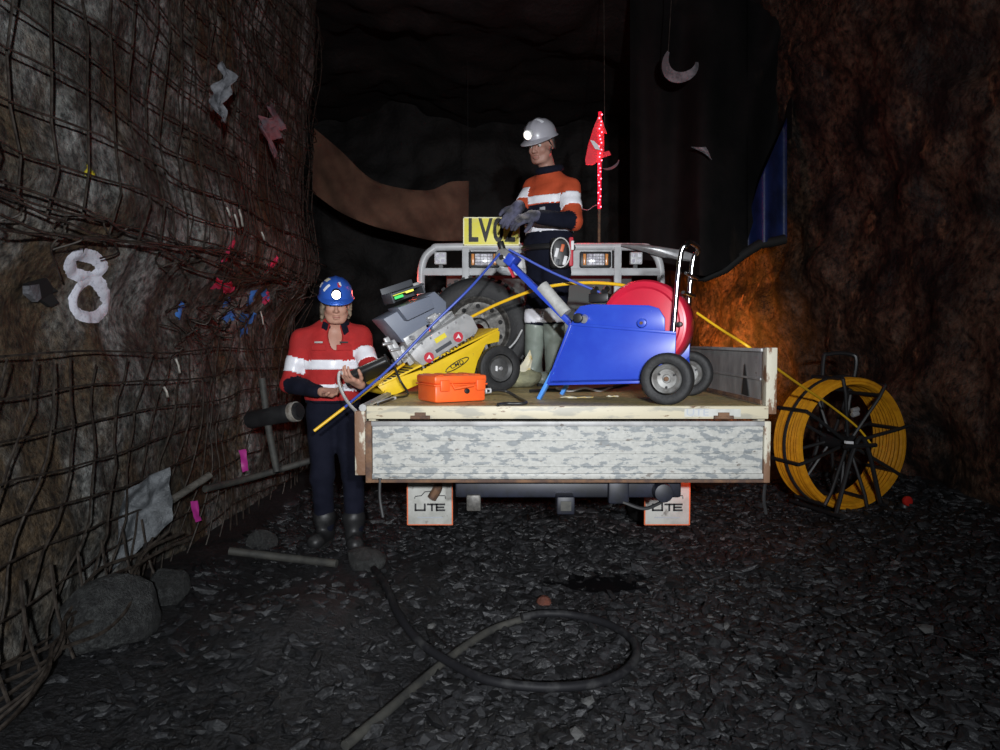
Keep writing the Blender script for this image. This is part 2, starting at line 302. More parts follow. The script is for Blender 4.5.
floor = link('floor', grid_mesh('floor', fn_floor, -3.6, 5.2, 200, 0.2, 10.8, 230), 'ground_mud', None, 0)
tag(floor, 'wet dark muddy tunnel floor', kind='structure'); floor.data.polygons.foreach_set('use_smooth', [True] * len(floor.data.polygons))
def WLx(y, z):
    y = np.asarray(y, float); z = np.asarray(z, float); p = np.stack([0 * y + 3.1, y, z], -1)
    x = -1.87 + 0.16 * fbm(p * 0.8, 3) + 0.05 * fbm(p * 3.5, 3) + 0.012 * fbm(p * 14, 2)
    x = x + 0.10 * np.exp(-((z - 1.9) / 0.35) ** 2) - 0.10 * np.exp(-((z - 1.4) / 0.3) ** 2) - 0.25 * np.clip(z - 3.0, 0, 2) * -0.4
    return x - np.clip(y - 6.7, 0, 1) ** 1.5 * 4.0
def wlx(y, z): return float(WLx(np.array([y]), np.array([z]))[0])
wl = link('wall_left', grid_mesh('wall_left', lambda u, v: np.stack([WLx(u, v), u, v], -1), 1.3, 7.6, 230, -0.25, 5.0, 190), 'rock_grey', None, 0)
tag(wl, 'rough grey brown rock wall behind the steel mesh', kind='structure')
def WRx(y, z):
    p = np.stack([0 * y + 9.7, y, z], -1)
    return 3.45 - 0.16 * (y - 4) + 0.22 * fbm(p * 0.8, 3) + 0.08 * fbm(p * 3, 3) + 0.02 * fbm(p * 11, 2) - 0.25 * np.clip(z - 2.6, 0, 3)
wr = link('wall_right', grid_mesh('wall_right', lambda u, v: np.stack([WRx(u, v), u, v], -1), 1.5, 10.6, 240, -0.3, 5.0, 160), 'rock_red', None, 0)
tag(wr, 'reddish brown rock wall', kind='structure')
def fn_back(u, v):
    p = np.stack([u, 0 * u + 5.2, v], -1); return np.stack([u, 10.2 + 0.35 * fbm(p * 0.6, 3) + 0.1 * fbm(p * 3, 3), v], -1)
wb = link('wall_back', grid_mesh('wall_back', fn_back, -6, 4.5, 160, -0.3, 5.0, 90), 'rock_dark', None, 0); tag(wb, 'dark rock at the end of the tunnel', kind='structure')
def fn_left2(u, v):
    p = np.stack([0 * u - 4, u, v], -1); return np.stack([-4.6 + 0.3 * fbm(p * 0.7, 3), u, v], -1)
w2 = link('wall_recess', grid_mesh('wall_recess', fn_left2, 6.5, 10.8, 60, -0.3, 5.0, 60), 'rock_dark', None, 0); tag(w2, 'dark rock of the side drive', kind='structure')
def fn_ceil(u, v):
    p = np.stack([u, v, 0 * u + 2.2], -1); return np.stack([u, v, 4.5 + 0.35 * fbm(p * 0.7, 3) + 0.1 * fbm(p * 2.7, 3)], -1)
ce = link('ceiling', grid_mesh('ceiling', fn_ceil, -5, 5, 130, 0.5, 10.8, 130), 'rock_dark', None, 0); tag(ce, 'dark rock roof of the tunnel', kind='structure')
for o in (wl, wr, wb, w2, ce): o.data.polygons.foreach_set('use_smooth', [True] * len(o.data.polygons))
wbk = 0

# paint sprayed on the rock: thin ribbons hugging the wall, children of the wall
def spray(name, strokes, width, m, jit=0.15):
    b = B()
    for st in strokes:
        P = catmull([(0, a, c) for a, c in st], 10); n = len(P); rows = []
        for i, p in enumerate(P):
            t = (P[min(i + 1, n - 1)] - P[max(i - 1, 0)]).normalized(); nn = Vector((0, -t.z, t.y)); row = []
            wv = width * (1 + jit * random.uniform(-1, 1))
            for k in range(5):
                q = p + nn * (wv * (k / 4 - 0.5)); row.append(b.bm.verts.new((wlx(q.y, q.z) + 0.011 - 0.005 * abs(k - 2), q.y, q.z)))
            rows.append(row)
        for i in range(n - 1):
            for k in range(4): b.bm.faces.new((rows[i][k], rows[i][k + 1], rows[i + 1][k + 1], rows[i + 1][k]))
    return b.obj(name, m, wl, 60)
def wyz(px, py):   # (y,z) on the left wall under a picture point
    D = 3.0
    for _ in range(12):
        p = W(px, py, D); x = wlx(p.y, p.z); D = D + ((x * FPX / ((px - 500) if abs(px - 500) > 1 else 1)) - D) * 0.7
        D = min(max(D, 1.6), 7.4)
    p = W(px, py, D); return (p.y, p.z)
e8 = [(84, 254), (97, 258), (105, 266), (98, 274), (85, 277), (73, 268), (74, 258), (84, 254)]
e8b = [(90, 279), (80, 290), (76, 306), (84, 316), (98, 316), (107, 304), (104, 290), (96, 280), (88, 278)]
tag(spray('painted_number', [[wyz(*p) for p in e8], [wyz(*p) for p in e8b]], 0.056, 'paint_white', 0.07), 'white spray painted figure 8')
for pts, m in [([(226, 262), (232, 248), (236, 242)], 'paint_pink'), ([(215, 283), (228, 287), (234, 290)], 'paint_pink'), ([(268, 268), (276, 262), (279, 258)], 'paint_pink'), ([(266, 292), (268, 302)], 'paint_pink'),
               ([(247, 306), (252, 298), (256, 290)], 'paint_blue'), ([(224, 322), (231, 314), (235, 318)], 'paint_blue'), ([(240, 316), (250, 320), (256, 314)], 'paint_blue'), ([(240, 333), (247, 329)], 'paint_blue'), ([(178, 318), (184, 304)], 'paint_blue'), ([(265, 290), (268, 300)], 'paint_blue'), ([(227, 300), (229, 304)], 'paint_blue'), ([(90, 168), (95, 172), (97, 176)], 'paint_yellow')]:
    spray('paint_mark', [[wyz(*p) for p in pts]], 0.06 if m != 'paint_yellow' else 0.045, m, 0.4)

# ------------------------------------------------------------------ weld mesh on the left wall: sheets with every wire a part
def wire(parent, P, r=0.0042, m='wire_steel', seg=5, name='wire'):
    return B().tube(P, r, seg).obj(name, m, parent, 60)
def sheet(label, y0, y1, sy, z0, z1, sz, off, lean, seed, r=0.0042, top=None, wob=0.02, droop=None):
    rd = random.Random(seed); root = thing('mesh_sheet', label, 'wire mesh', (wlx((y0 + y1) / 2, z0) + off, (y0 + y1) / 2, z0)); o = Vector(root.location)
    def pt(y, z, k):
        yy = y + lean * (z - z0); xx = wlx(min(max(yy, 1.4), 7.0), z) * 0.75 + (-1.87) * 0.25 + off + wob * math.sin(z * 5 + k * 1.7 + yy * 2.3)
        if droop: xx += droop(yy, z)
        return Vector((max(xx, wlx(yy, z) + 0.012), yy + 0.012 * math.sin(z * 7 + k), z + 0.012 * math.sin(yy * 4 + k * 2.1))) - o
    ny = int((y1 - y0) / sy); nz = int((z1 - z0) / sz)
    for i in range(ny + 1):
        y = y0 + i * sy; tz = top(y) if top else z1; zs = np.linspace(z0 - rd.uniform(0, 0.06), tz - rd.uniform(0, 0.05), 14)
        wire(root, [pt(y, z, 0.3 * i) for z in zs], r)
    for j in range(nz + 1):
        z = z0 + j * sz; ys = [y for y in np.linspace(y0 - 0.05, y1 + 0.05, 40) if (not top or z <= top(y))]
        if len(ys) > 3: wire(root, [pt(y, z, 0.5 * j) + Vector((0.008, 0, 0)) for y in ys], r)
    return root
sheet('rusty steel mesh sheet over the upper rock wall, above the white figure 8', 2.2, 7.0, 0.19, 1.80, 4.2, 0.17, 0.10, 0.03, 1, 0.0050)
sheet('second finer steel mesh sheet layered beneath the upper mesh towards the tunnel corner', 4.0, 6.9, 0.14, 1.86, 4.1, 0.30, 0.06, 0.04, 2, 0.0036)
sheet('leaning steel mesh sheet over the lower rock wall, below the white figure 8', 1.3, 6.0, 0.165, 0.02, 1.22, 0.15, 0.11, 0.52, 3, 0.0048, top=lambda y: 1.22 + 0.45 * max(0, min(1, (y - 3.4) / 2.0)), wob=0.03)
# torn and bent wire ends around the bare patch of rock
root = thing('torn_wire', 'tangle of torn mesh wires hanging along the top of the bare rock patch', 'wire', (wlx(3.4, 1.75) + 0.08, 3.4, 1.7)); o = Vector(root.location)
for k in range(26):
    y = 2.5 + k * 0.16 + random.uniform(-.05, .05); z = 1.82 + random.uniform(-.06, .06); P = [(wlx(y, z) + 0.08, y, z)]
    for q in range(4):
        z -= random.uniform(0.02, 0.07); y += random.uniform(-0.10, 0.10); P.append((wlx(y, z) + random.uniform(0.04, 0.16), y, z))
    wire(root, [p - o for p in catmull(P, 5)], 0.0042)
for j in range(4):
    P = [(wlx(y, 1.8) + 0.10 + 0.03 * math.sin(y * 5 + j), y, 1.80 - 0.035 * j + 0.035 * math.sin(y * 3.1 + j * 1.3)) for y in np.linspace(2.4, 5.6, 50)]
    wire(root, [Vector(p) - o for p in P], 0.006)
root = thing('torn_wire', 'knot of bent mesh wires below the blue paint marks, over the lower mesh', 'wire', (wlx(4.9, 1.2) + 0.08, 4.9, 1.1)); o = Vector(root.location)
for k in range(30):
    y = 3.9 + random.uniform(0, 2.2); z = 1.36 + 0.14 * (y - 4.2) + random.uniform(-.1, .12); P = [(wlx(y, z) + 0.05, y, z)]
    for q in range(4):
        z += random.uniform(-0.09, 0.06); y += random.uniform(-0.16, 0.16); P.append((wlx(y, z) + random.uniform(0.03, 0.15), y, z))
    wire(root, [p - o for p in catmull(P, 4)], 0.0042)
root = thing('torn_wire', 'heavy twisted mesh edge sagging along the foot of the wall', 'wire', (-1.6, 2.8, 0.02)); o = Vector(root.location)
for k in range(6):
    P = [Vector((-1.66 + 0.05 * math.sin(t * 2 + k) + 0.03 * k, 1.9 + t * 0.17, 0.09 + 0.032 * t + 0.035 * math.sin(t * 1.3 + k * 1.1))) for t in range(9)]
    wire(root, [p - o for p in catmull(P, 4)], 0.007)
for k in range(7):
    y = 2.2 + k * 0.17; P = [(-1.72, y + 0.1, 0.42), (-1.66, y + 0.04, 0.25), (-1.58, y, 0.10)]
    wire(root, [p - o for p in catmull(P, 4)], 0.006)
wire(root, [p - o for p in catmull([W(75, 612, 2.95), W(105, 604, 2.98), W(133, 597, 3.0)], 4)], 0.014)
for k, (px, py) in enumerate([(206, 212), (214, 221), (219, 218), (243, 236), (150, 366), (243, 318), (136, 392)]):
    y, z = wyz(px, py); h = 0.028 + 0.012 * (k % 3); x = wlx(y, z) + 0.14
    b = B(); b.tube([(x, y, z + h), (x + 0.01, y + 0.01, z), (x + 0.02, y, z - h)], 0.007, 6); oo = recenter(b.obj('wire_stub', 'wire_bright', None, 60))
    tag(oo, 'short bright cut wire end poking out of the rusty mesh', 'wire', 'bright wire stubs on the mesh')
# cloth-like sheet builder
def cloth(name, m, corners, nu, nv, bulge, amp, fr, label, cat, th=0.006, outline=None, seed=0.0):
    a, b_, c, d = [Vector(p) for p in corners]; n = (b_ - a).cross(d - a).normalized(); V = []
    for i in range(nu):
        for j in range(nv):
            u = i / (nu - 1); v = j / (nv - 1); uu, vv = (outline(u, v) if outline else (u, v))
            p = a * (1 - uu) * (1 - vv) + b_ * uu * (1 - vv) + c * uu * vv + d * (1 - uu) * vv
            w = bulge * math.sin(math.pi * u) * math.sin(math.pi * v) + amp * float(perlin(np.array([u * fr[0] + seed, v * fr[1] + seed * 1.7, seed])))
            V.append(p + n * w)
    k = len(V); bb = B(); F = []
    for i in range(nu - 1):
        for j in range(nv - 1):
            q = i * nv + j; F.append((q, q + nv, q + nv + 1, q + 1)); F.append((q + k, q + 1 + k, q + nv + 1 + k, q + nv + k))
    for i in range(nu - 1):
        F.append((i * nv, i * nv + k, (i + 1) * nv + k, (i + 1) * nv)); q = i * nv + nv - 1; F.append((q, q + nv, q + nv + k, q + k))
    for j in range(nv - 1):
        F.append((j, j + 1, j + 1 + k, j + k)); q = (nu - 1) * nv + j; F.append((q, q + k, q + 1 + k, q + 1))
    V = V + [p - n * th for p in V]; bb.data(V, F); bmesh.ops.recalc_face_normals(bb.bm, faces=bb.bm.faces)
    return tag(recenter(bb.obj(name, m, None, 60)), label, cat)
def diamond(u, v): s = 0.16 + 0.62 * abs(math.sin(math.pi * v * 1.05)) + 0.30 * math.sin(v * 19 + u * 4); return (0.5 + (u - 0.5) * s + 0.20 * math.sin(v * 7), v + 0.06 * math.sin(u * 17) * v)
cloth('rag', 'rag_grey', [W(209, 60, 3.95), W(236, 66, 4.0), W(232, 122, 4.0), W(212, 118, 3.95)], 14, 20, 0.03, 0.06, (3, 5), 'torn grey white rag snagged on the upper mesh', 'rag', outline=diamond, seed=1.3)
cloth('rag', 'rag_pink', [W(256, 95, 4.9), W(284, 116, 5.0), W(282, 165, 5.0), W(262, 140, 4.9)], 14, 18, 0.03, 0.08, (3, 4), 'faded pink and grey rag caught in the mesh near the tunnel corner', 'rag', outline=diamond, seed=4.3)
cloth('plastic_sheet', 'plastic_film', [W(124, 490, 3.28), W(170, 467, 3.42), W(172, 520, 3.42), W(112, 572, 3.25)], 20, 22, 0.03, 0.07, (3, 4), 'crumpled grey plastic sheet hung on the lower mesh', 'plastic sheet', seed=7.7)
for px, py, D, lab in [(243, 461, 4.35, 'bright pink flagging tape tied below the horizontal pipe'), (195, 512, 3.75, 'magenta flagging tape hanging from the lower mesh beside the plastic sheet')]:
    cloth('flagging_tape', 'tape_pink', [W(px - 4, py - 11, D), W(px + 3, py - 12, D), W(px + 6, py + 9, D + 0.02), W(px, py + 11, D + 0.02)], 5, 8, 0.0, 0.03, (1, 3), lab, 'tape', th=0.002, seed=px * 0.1)
# dark bolt plate with a pale lump on the bare rock
y, z = wyz(36, 292); root = thing('bolt_plate', 'black broken bolt plate with a pale grout lump beside the white figure 8', 'bolt plate', (wlx(y, z) + 0.012, y, z), 0); c = Vector(root.location)
def wpt(px, py, off): yy, zz = wyz(px, py); return Vector((wlx(yy, zz) + off, yy, zz)) - c
B().slab([wpt(*p, 0.012) for p in [(22, 284), (42, 278), (48, 287), (53, 291), (47, 293), (54, 303), (46, 307), (36, 300)]], (1, 0, 0), 0.02).obj('plate', 'black_matte', root, 0)
B().slab([wpt(*p, 0.02) for p in [(20, 286), (31, 284), (33, 298), (29, 302), (20, 294)]], (1, 0, 0), 0.025).obj('grout_lump', 'rag_grey', root, 0)
# timbers, pipes and bars beside the man in the red shirt
def stick(name, pts, r, m, label, cat, seg=8, sub=None):
    root = B().tube(catmull(pts, 5), r, seg).obj(name, m, None, 50); recenter(root); return tag(root, label, cat)
stick('timber_stake', [W(172, 500, 3.5), W(210, 475, 3.7)], 0.02, 'timber', 'short grey timber stake leaning out of the mesh beside the plastic sheet', 'timber')
stick('timber_stake', [W(153, 536, 3.38), W(172, 514, 3.48)], 0.016, 'timber', 'thin pale stake sticking out below the plastic sheet', 'timber')
stick('pipe', [W(205, 489, 4.0), W(250, 478, 4.35), W(312, 460, 4.6)], 0.022, 'hose_dusty', 'dusty horizontal pipe running behind the man in the red shirt', 'pipe')
stick('pipe', [W(262, 378, 4.3), W(268, 425, 4.3), W(277, 472, 4.25)], 0.022, 'hose_dusty', 'upright dusty bar leaning on the wall beside the man in the red shirt', 'pipe')
p0 = W(250, 420, 4.35); root = thing('pipe_fitting', 'thick black pipe end with a silver clamp ring beside the man in the red shirt', 'pipe', p0); q = W(299, 411, 4.2) - p0
B().cyl((0, 0, 0), q, 0.055, seg=24, bev=0.006).obj('barrel', 'pipe_dark', root); B().cyl(q * 0.86, q * 0.97, 0.061, seg=24, bev=0.004).obj('clamp_ring', 'wire_bright', root); B().cyl(q, q * 1.03, 0.04, seg=24).obj('cap', 'black_plastic', root)
stick('pipe', [(-1.55, 3.95, gz(-1.55, 3.95) + 0.03), (-1.25, 3.98, gz(-1.25, 3.98) + 0.04), (-0.93, 3.93, gz(-0.93, 3.93) + 0.035)], 0.024, 'hose_dusty', 'length of old pipe lying on the ground before the man in the red shirt', 'pipe')

# ------------------------------------------------------------------ loose stones, boulders, puddle, hoses on the ground
def rock_mesh(name, seed, sub, flat, m):
    b = B(); b.ell((0, 0, 0), (1, 1, 1), None, sub); rd = np.random.default_rng(seed); b.bm.verts.ensure_lookup_table()
    V = np.array([v.co for v in b.bm.verts]); nrm = rd.normal(size=(9, 3)); nrm /= np.linalg.norm(nrm, axis=1)[:, None]
    for n_, d_ in zip(nrm, rd.uniform(0.55, 0.9, 9)):      # chop flat facets
        t = V @ n_ - d_; V = V - np.where(t > 0, t, 0)[:, None] * n_
    V = V * (1 + 0.06 * perlin(V * 3 + seed)[:, None]) * np.array([1, rd.uniform(0.6, 0.9), flat])
    for v, p in zip(b.bm.verts, V): v.co = p
    me = bpy.data.meshes.new(name); b.bm.to_mesh(me); b.bm.free(); me.materials.append(M[m]); return me
smesh = [rock_mesh('stone', 10 + k, 2 if k < 3 else 1, 0.45 + 0.05 * (k % 4), ('gravel', 'stone_mid', 'gravel', 'stone_mid', 'gravel', 'stone_mid')[k % 6]) for k in range(10)]
slight = [rock_mesh('stone', 30 + k, 1, 0.5, 'stone_light') for k in range(3)]; sred = rock_mesh('stone', 41, 2, 0.6, 'stone_red')
def put_stone(me, x, y, s, sink=0.25):
    o = bpy.data.objects.new('stone', me); COL.objects.link(o); o.parent = floor; o.location = (x, y, gz(x, y) + s * (0.4 - sink)); o.scale = (s, s, s)
    o.rotation_euler = (random.uniform(-.35, .35), random.uniform(-.35, .35), random.uniform(0, 6.28)); return o
cand = []
while len(cand) < 285:
    y = 1.95 + 2.3 * random.random() ** 1.4; x = random.uniform(-0.72, 0.72) * y * 1.05
    if x < -0.35 and random.random() < 0.8: continue
    if x < -1.5 or x > 2.6: continue
    cand.append((x, y))
for x, y in cand: put_stone(random.choice(smesh), x, y, random.uniform(0.022, 0.048))
for px, py, s, me in [(503, 591, .03, slight[0]), (462, 598, .03, slight[1]), (432, 636, .03, slight[0]), (515, 638, .025, slight[2]), (587, 703, .035, slight[1]), (575, 738, .045, slight[2]), (727, 633, .03, slight[0]), (711, 623, .028, slight[1]), (630, 576, .04, slight[0]), (795, 672, .035, slight[2]), (798, 715, .03, slight[0]), (924, 632, .05, slight[1]), (895, 570, .05, slight[2])]:
    D = 1.30 * FPX / (py - 340); p = W(px, py, D); put_stone(me, p.x, p.y, s, 0.1)
D = 1.3 * FPX / (607 - 340); p = W(544, 607, D); put_stone(sred, p.x, p.y, 0.055, 0.0)
# the uncountable rest: fine gravel, one part of the floor
tb = [rock_mesh('g', 60 + k, 1, (0.34, 0.42, 0.5, 0.3, 0.38, 0.45)[k], 'gravel') for k in range(6)]; VV = []; FF = []; nv = 0
base = []
for me in tb:
    base.append((np.array([v.co for v in me.vertices]), np.array([list(p.vertices) for p in me.polygons])))
NG = 27000; ys = 1.8 + 4.4 * rng.random(NG) ** 1.35; xs = (rng.random(NG) * 1.6 - 0.72) * ys * 0.95
keep = (xs > -1.6) & (xs < 3.2) & ~((xs < -0.30) & (ys < 4.2) & (rng.random(NG) < 0.80)); xs = xs[keep]; ys = ys[keep]; zs = G(xs, ys)
for k in range(len(xs)):
    V, F = base[k % 6]; V = V * np.array([rng.uniform(0.9, 1.5), rng.uniform(0.7, 1.0), rng.uniform(0.7, 1.3)]); s = (0.011 + 0.034 * rng.random() ** 2.2) * (0.85 + 0.1 * ys[k]); a = rng.uniform(0, 6.28); tx, ty = rng.uniform(-.4, .4, 2); c_, s_ = math.cos(a), math.sin(a)
    P = V * s; P = np.stack([P[:, 0] * c_ - P[:, 1] * s_, P[:, 0] * s_ + P[:, 1] * c_, P[:, 2] + P[:, 0] * tx + P[:, 1] * ty], 1) + np.array([xs[k], ys[k], zs[k] + s * 0.2])
    VV.append(P); FF.append(F + nv); nv += len(V)
VV = np.concatenate(VV); FF = np.concatenate(FF); me = bpy.data.meshes.new('gravel'); me.vertices.add(len(VV)); me.vertices.foreach_set('co', VV.ravel())
me.loops.add(FF.size); me.loops.foreach_set('vertex_index', FF.ravel().astype(np.int32)); me.polygons.add(len(FF)); me.polygons.foreach_set('loop_start', np.arange(0, FF.size, 3, dtype=np.int32)); me.update(calc_edges=True)
gv = link('gravel', me, 'gravel', floor, 0); me.polygons.foreach_set('use_smooth', [False] * len(me.polygons)); tag(gv, 'fine wet grey gravel', kind='stuff')
for me in tb: bpy.data.meshes.remove(me)
def boulder(px, py, D, s, seed, label, zs=0.7):
    me = rock_mesh('boulder', seed, 3, zs, 'boulder'); o = link('boulder', me, 'boulder', None, 25); me.materials.pop(index=1); p = W(px, py, D); o.location = (p.x, p.y, gz(p.x, p.y) + s * zs * 0.45); o.scale = (s, s * 0.9, s); o.rotation_euler = (0.1, 0.1, seed)
    return tag(o, label, 'rock')
boulder(366, 550, 3.98, 0.17, 71, 'grey rock slab lying at the feet of the man in the red shirt', 0.45)
boulder(112, 668, 2.75, 0.20, 73, 'large grey boulder at the foot of the mesh wall below the plastic sheet', 0.9)
boulder(170, 620, 3.25, 0.13, 74, 'smaller grey boulder behind the large boulder on the berm', 0.8)
boulder(262, 545, 4.2, 0.10, 76, 'dark rounded rock on the ground beside the horizontal pipe', 0.8)
def blob(name, m, c, rx, ry, label, cat, seed):
    b = B(); n = 40; P = []
    for k in range(n):
        a = 2 * math.pi * k / n; q = 1 + 0.25 * float(perlin(np.array([math.cos(a) * 1.3 + seed, math.sin(a) * 1.3, seed]))); P.append((c[0] + rx * q * math.cos(a), c[1] + ry * q * math.sin(a), c[2]))
    b.slab([Vector(p) for p in P], (0, 0, -1), 0.03); return tag(recenter(b.obj(name, m, None, 0)), label, cat)
blob('puddle', 'water', (0.55, 4.02, gz(0.45, 3.75) + 0.028), 0.46, 0.36, 'dark still puddle on the gravel behind the truck', 'puddle', 2.2)
def onG(px, py, lift):
    D = 1.30 * FPX / (py - 340)
    for _ in range(6): p = W(px, py, D); D = (1.28 - gz(p.x, p.y) - lift) * FPX / (py - 340)
    p = W(px, py, D); return Vector((p.x, p.y, gz(p.x, p.y) + lift))
P = [onG(*q, 0.050) for q in [(374, 572), (386, 590), (398, 618), (420, 648), (455, 672), (490, 688), (540, 695), (590, 692), (622, 680), (636, 662), (632, 645), (610, 630), (580, 621), (548, 618), (522, 622)]]
tag(recenter(B().tube(catmull(P, 6), 0.018, 10).obj('hose', 'hose_black', None, 60)), 'black rubber hose looping across the gravel behind the truck', 'hose')
P = [onG(*q, 0.022) for q in [(522, 624), (490, 636), (455, 660), (420, 690), (385, 722), (345, 757)]]
tag(recenter(B().tube(catmull(P, 6), 0.017, 10).obj('hose', 'hose_dusty', None, 60)), 'dusty grey hose joined to the black loop, running over the mud', 'hose')
o = onG(904, 513, 0.0); root = thing('road_reflector', 'small red reflector on the ground beside the yellow rod reel', 'reflector', o)
B().cyl((0, 0, 0), (0, 0, 0.035), 0.045, 0.035, bev=0.005).obj('base', 'black_plastic', root); B().cyl((0, -0.02, 0.05), (0.005, -0.045, 0.055), 0.035, bev=0.006).obj('lens', 'lens_red', root)

# ------------------------------------------------------------------ curtains and scraps hung in the tunnel
def hess(u, v):
    sag = 0.62 * math.sin(math.pi * u) ** 1.0 * 0.55 + 0.42 * u; return (u, v * (0.55 + 0.25 * abs(u - 0.5)) + sag)
Dh = 7.9; V = []; nu, nv = 40, 16; tops = catmull([(314, 128, 0), (340, 150, 0), (370, 178, 0), (400, 188, 0), (430, 190, 0), (450, 182, 0), (469, 181, 0)], 8); bots = catmull([(312, 192, 0), (340, 212, 0), (370, 225, 0), (400, 233, 0), (430, 240, 0), (450, 241, 0), (468, 241, 0)], 8)
b = B(); nu = len(tops); rows = []
for i in range(nu):
    row = []
    for j in range(nv):
        t = j / (nv - 1); q = tops[i] * (1 - t) + bots[i] * t; p = W(q.x, q.y, Dh + 0.16 * math.sin(t * 3.1 + i * 0.12) * 0.6 + 0.22 * float(perlin(np.array([i * 0.14 - t * 1.5, t * 1.3, 3.3])))); row.append(p)
    rows.append(row)
vs = [[b.bm.verts.new(p) for p in r] for r in rows]; vb = [[b.bm.verts.new(p + Vector((0, 0.015, 0))) for p in r] for r in rows]
def skin_grid(b, vs, vb):
    n, m_ = len(vs), len(vs[0])
    for i in range(n - 1):
        for j in range(m_ - 1):
            b.bm.faces.new((vs[i][j], vs[i + 1][j], vs[i + 1][j + 1], vs[i][j + 1])); b.bm.faces.new((vb[i][j], vb[i][j + 1], vb[i + 1][j + 1], vb[i + 1][j]))
        b.bm.faces.new((vs[i][0], vb[i][0], vb[i + 1][0], vs[i + 1][0])); b.bm.faces.new((vs[i][-1], vs[i + 1][-1], vb[i + 1][-1], vb[i][-1]))
    for j in range(m_ - 1):
        b.bm.faces.new((vs[0][j], vs[0][j + 1], vb[0][j + 1], vb[0][j])); b.bm.faces.new((vs[-1][j], vb[-1][j], vb[-1][j + 1], vs[-1][j + 1]))
skin_grid(b, vs, vb)
hc_ = thing('hessian_curtain', 'x', 'curtain', W(390, 235, Dh)); oh = Vector(hc_.location); b.xf(Matrix.Translation(-oh)).obj('hessian_cloth', 'hessian', hc_, 60)
for px, py in ((316, 130), (468, 183)): p = W(px, py, Dh) - oh; B().tube([p, (p.x, p.y, 4.75 - oh.z)], 0.003, 5).obj('hanging_rope', 'black_matte', hc_)
tag(hc_, 'sagging brown hessian curtain strung from the tunnel corner behind the headboard', 'curtain')
# black and blue vent brattice on the right
root = thing('vent_curtain', 'large dark vent curtain with a blue end hanging beside the reddish brown wall', 'curtain', W(720, 270, 6.6)); o = Vector(root.location)
def curtain_part(name, m, x0, x1, n, bot, dep):
    b = B(); rows = []
    for i in range(n):
        px = x0 + (x1 - x0) * i / (n - 1); by = bot(px); rows.append([W(px, -60 + (by + 60) * j / 29, 6.6 + dep(px, j / 29)) - o for j in range(30)])
    skin_grid(b, [[b.bm.verts.new(p) for p in r] for r in rows], [[b.bm.verts.new(p + Vector((0, 0.02, 0))) for p in r] for r in rows]); return b.obj(name, m, root, 60)
botf = lambda px: float(np.interp(px, [630, 660, 690, 705, 725, 742, 760, 778, 792], [262, 268, 274, 276, 268, 254, 243, 240, 236]))
depf = lambda px, t: 0.35 * math.sin((px - 630) / 160 * 9) * (0.3 + 0.5 * t) * 0.5 + 0.35 * float(perlin(np.array([px * 0.03, t * 3, 1.1]))) - 0.5 * t * t * max(0, 1 - abs(px - 700) / 60)
curtain_part('black_sheet', 'brattice_black', 630, 748, 40, botf, depf)
def blue_top(px): return float(np.interp(px, [735, 760, 787], [262, 180, 118]))
b = B(); rows = []
for i in range(20):
    px = 738 + (787 - 738) * i / 19; t0 = blue_top(px); rows.append([W(px, t0 + (botf(px) - t0) * j / 19, 6.5 + 0.2 * math.sin(i * 0.45) * 0.5) - o for j in range(20)])
skin_grid(b, [[b.bm.verts.new(p) for p in r] for r in rows], [[b.bm.verts.new(p + Vector((0, 0.02, 0))) for p in r] for r in rows]); b.obj('blue_sheet', 'brattice_blue', root, 60)
curtain_part('edge_sheet', 'brattice_black', 748, 792, 14, lambda px: min(botf(px), blue_top(px) + 20), depf)
B().tube([W(px, botf(px) + 1, 6.45) - o for px in range(690, 786, 5)], 0.045, 8).obj('rolled_hem', 'black_matte', root, 60)
def crescent(px, py, D, r, th, label, m, a0=-150, a1=20):
    b = B(); P = [W(px, py, D) + Vector((r * math.cos(R(a)), 0.02 * math.sin(R(a * 2)), r * math.sin(R(a)))) for a in np.linspace(a0, a1, 18)]
    vs = []; vb = []
    for i, p in enumerate(P):
        t = i / 17; wdt = th * math.sin(math.pi * (0.08 + 0.84 * t)); d = (p - W(px, py, D)).normalized(); vs.append([b.bm.verts.new(p - d * wdt), b.bm.verts.new(p), b.bm.verts.new(p + d * wdt * 0.6)]); vb.append([b.bm.verts.new(v.co + Vector((0, 0.008, 0))) for v in vs[-1]])
    skin_grid(b, vs, vb); root = thing('duct_strap', label, 'strap', P[0]); b.xf(Matrix.Translation(-P[0])).obj('strap', m, root, 60)
    B().tube([(0, 0, 0), (0.02, 0, 0.4), (0, 0, 4.75 - P[0].z)], 0.004, 5).obj('hanging_wire', 'wire_steel', root); return root
crescent(681, 62, 5.9, 0.135, 0.055, 'pale crescent shaped strap hanging high before the dark vent curtain', 'rag_grey', -215, 0)
crescent(608, 158, 6.4, 0.10, 0.015, 'thin curled strap beside the flag on the whip', 'rag_pink', -120, -10)
cloth('rag', 'rag_grey', [W(691, 147, 6.1), W(706, 147, 6.1), W(712, 160, 6.12), W(704, 153, 6.12)], 8, 8, 0.02, 0.05, (2, 2), 'small pale scrap stuck on the dark vent curtain', 'rag', seed=2.2)
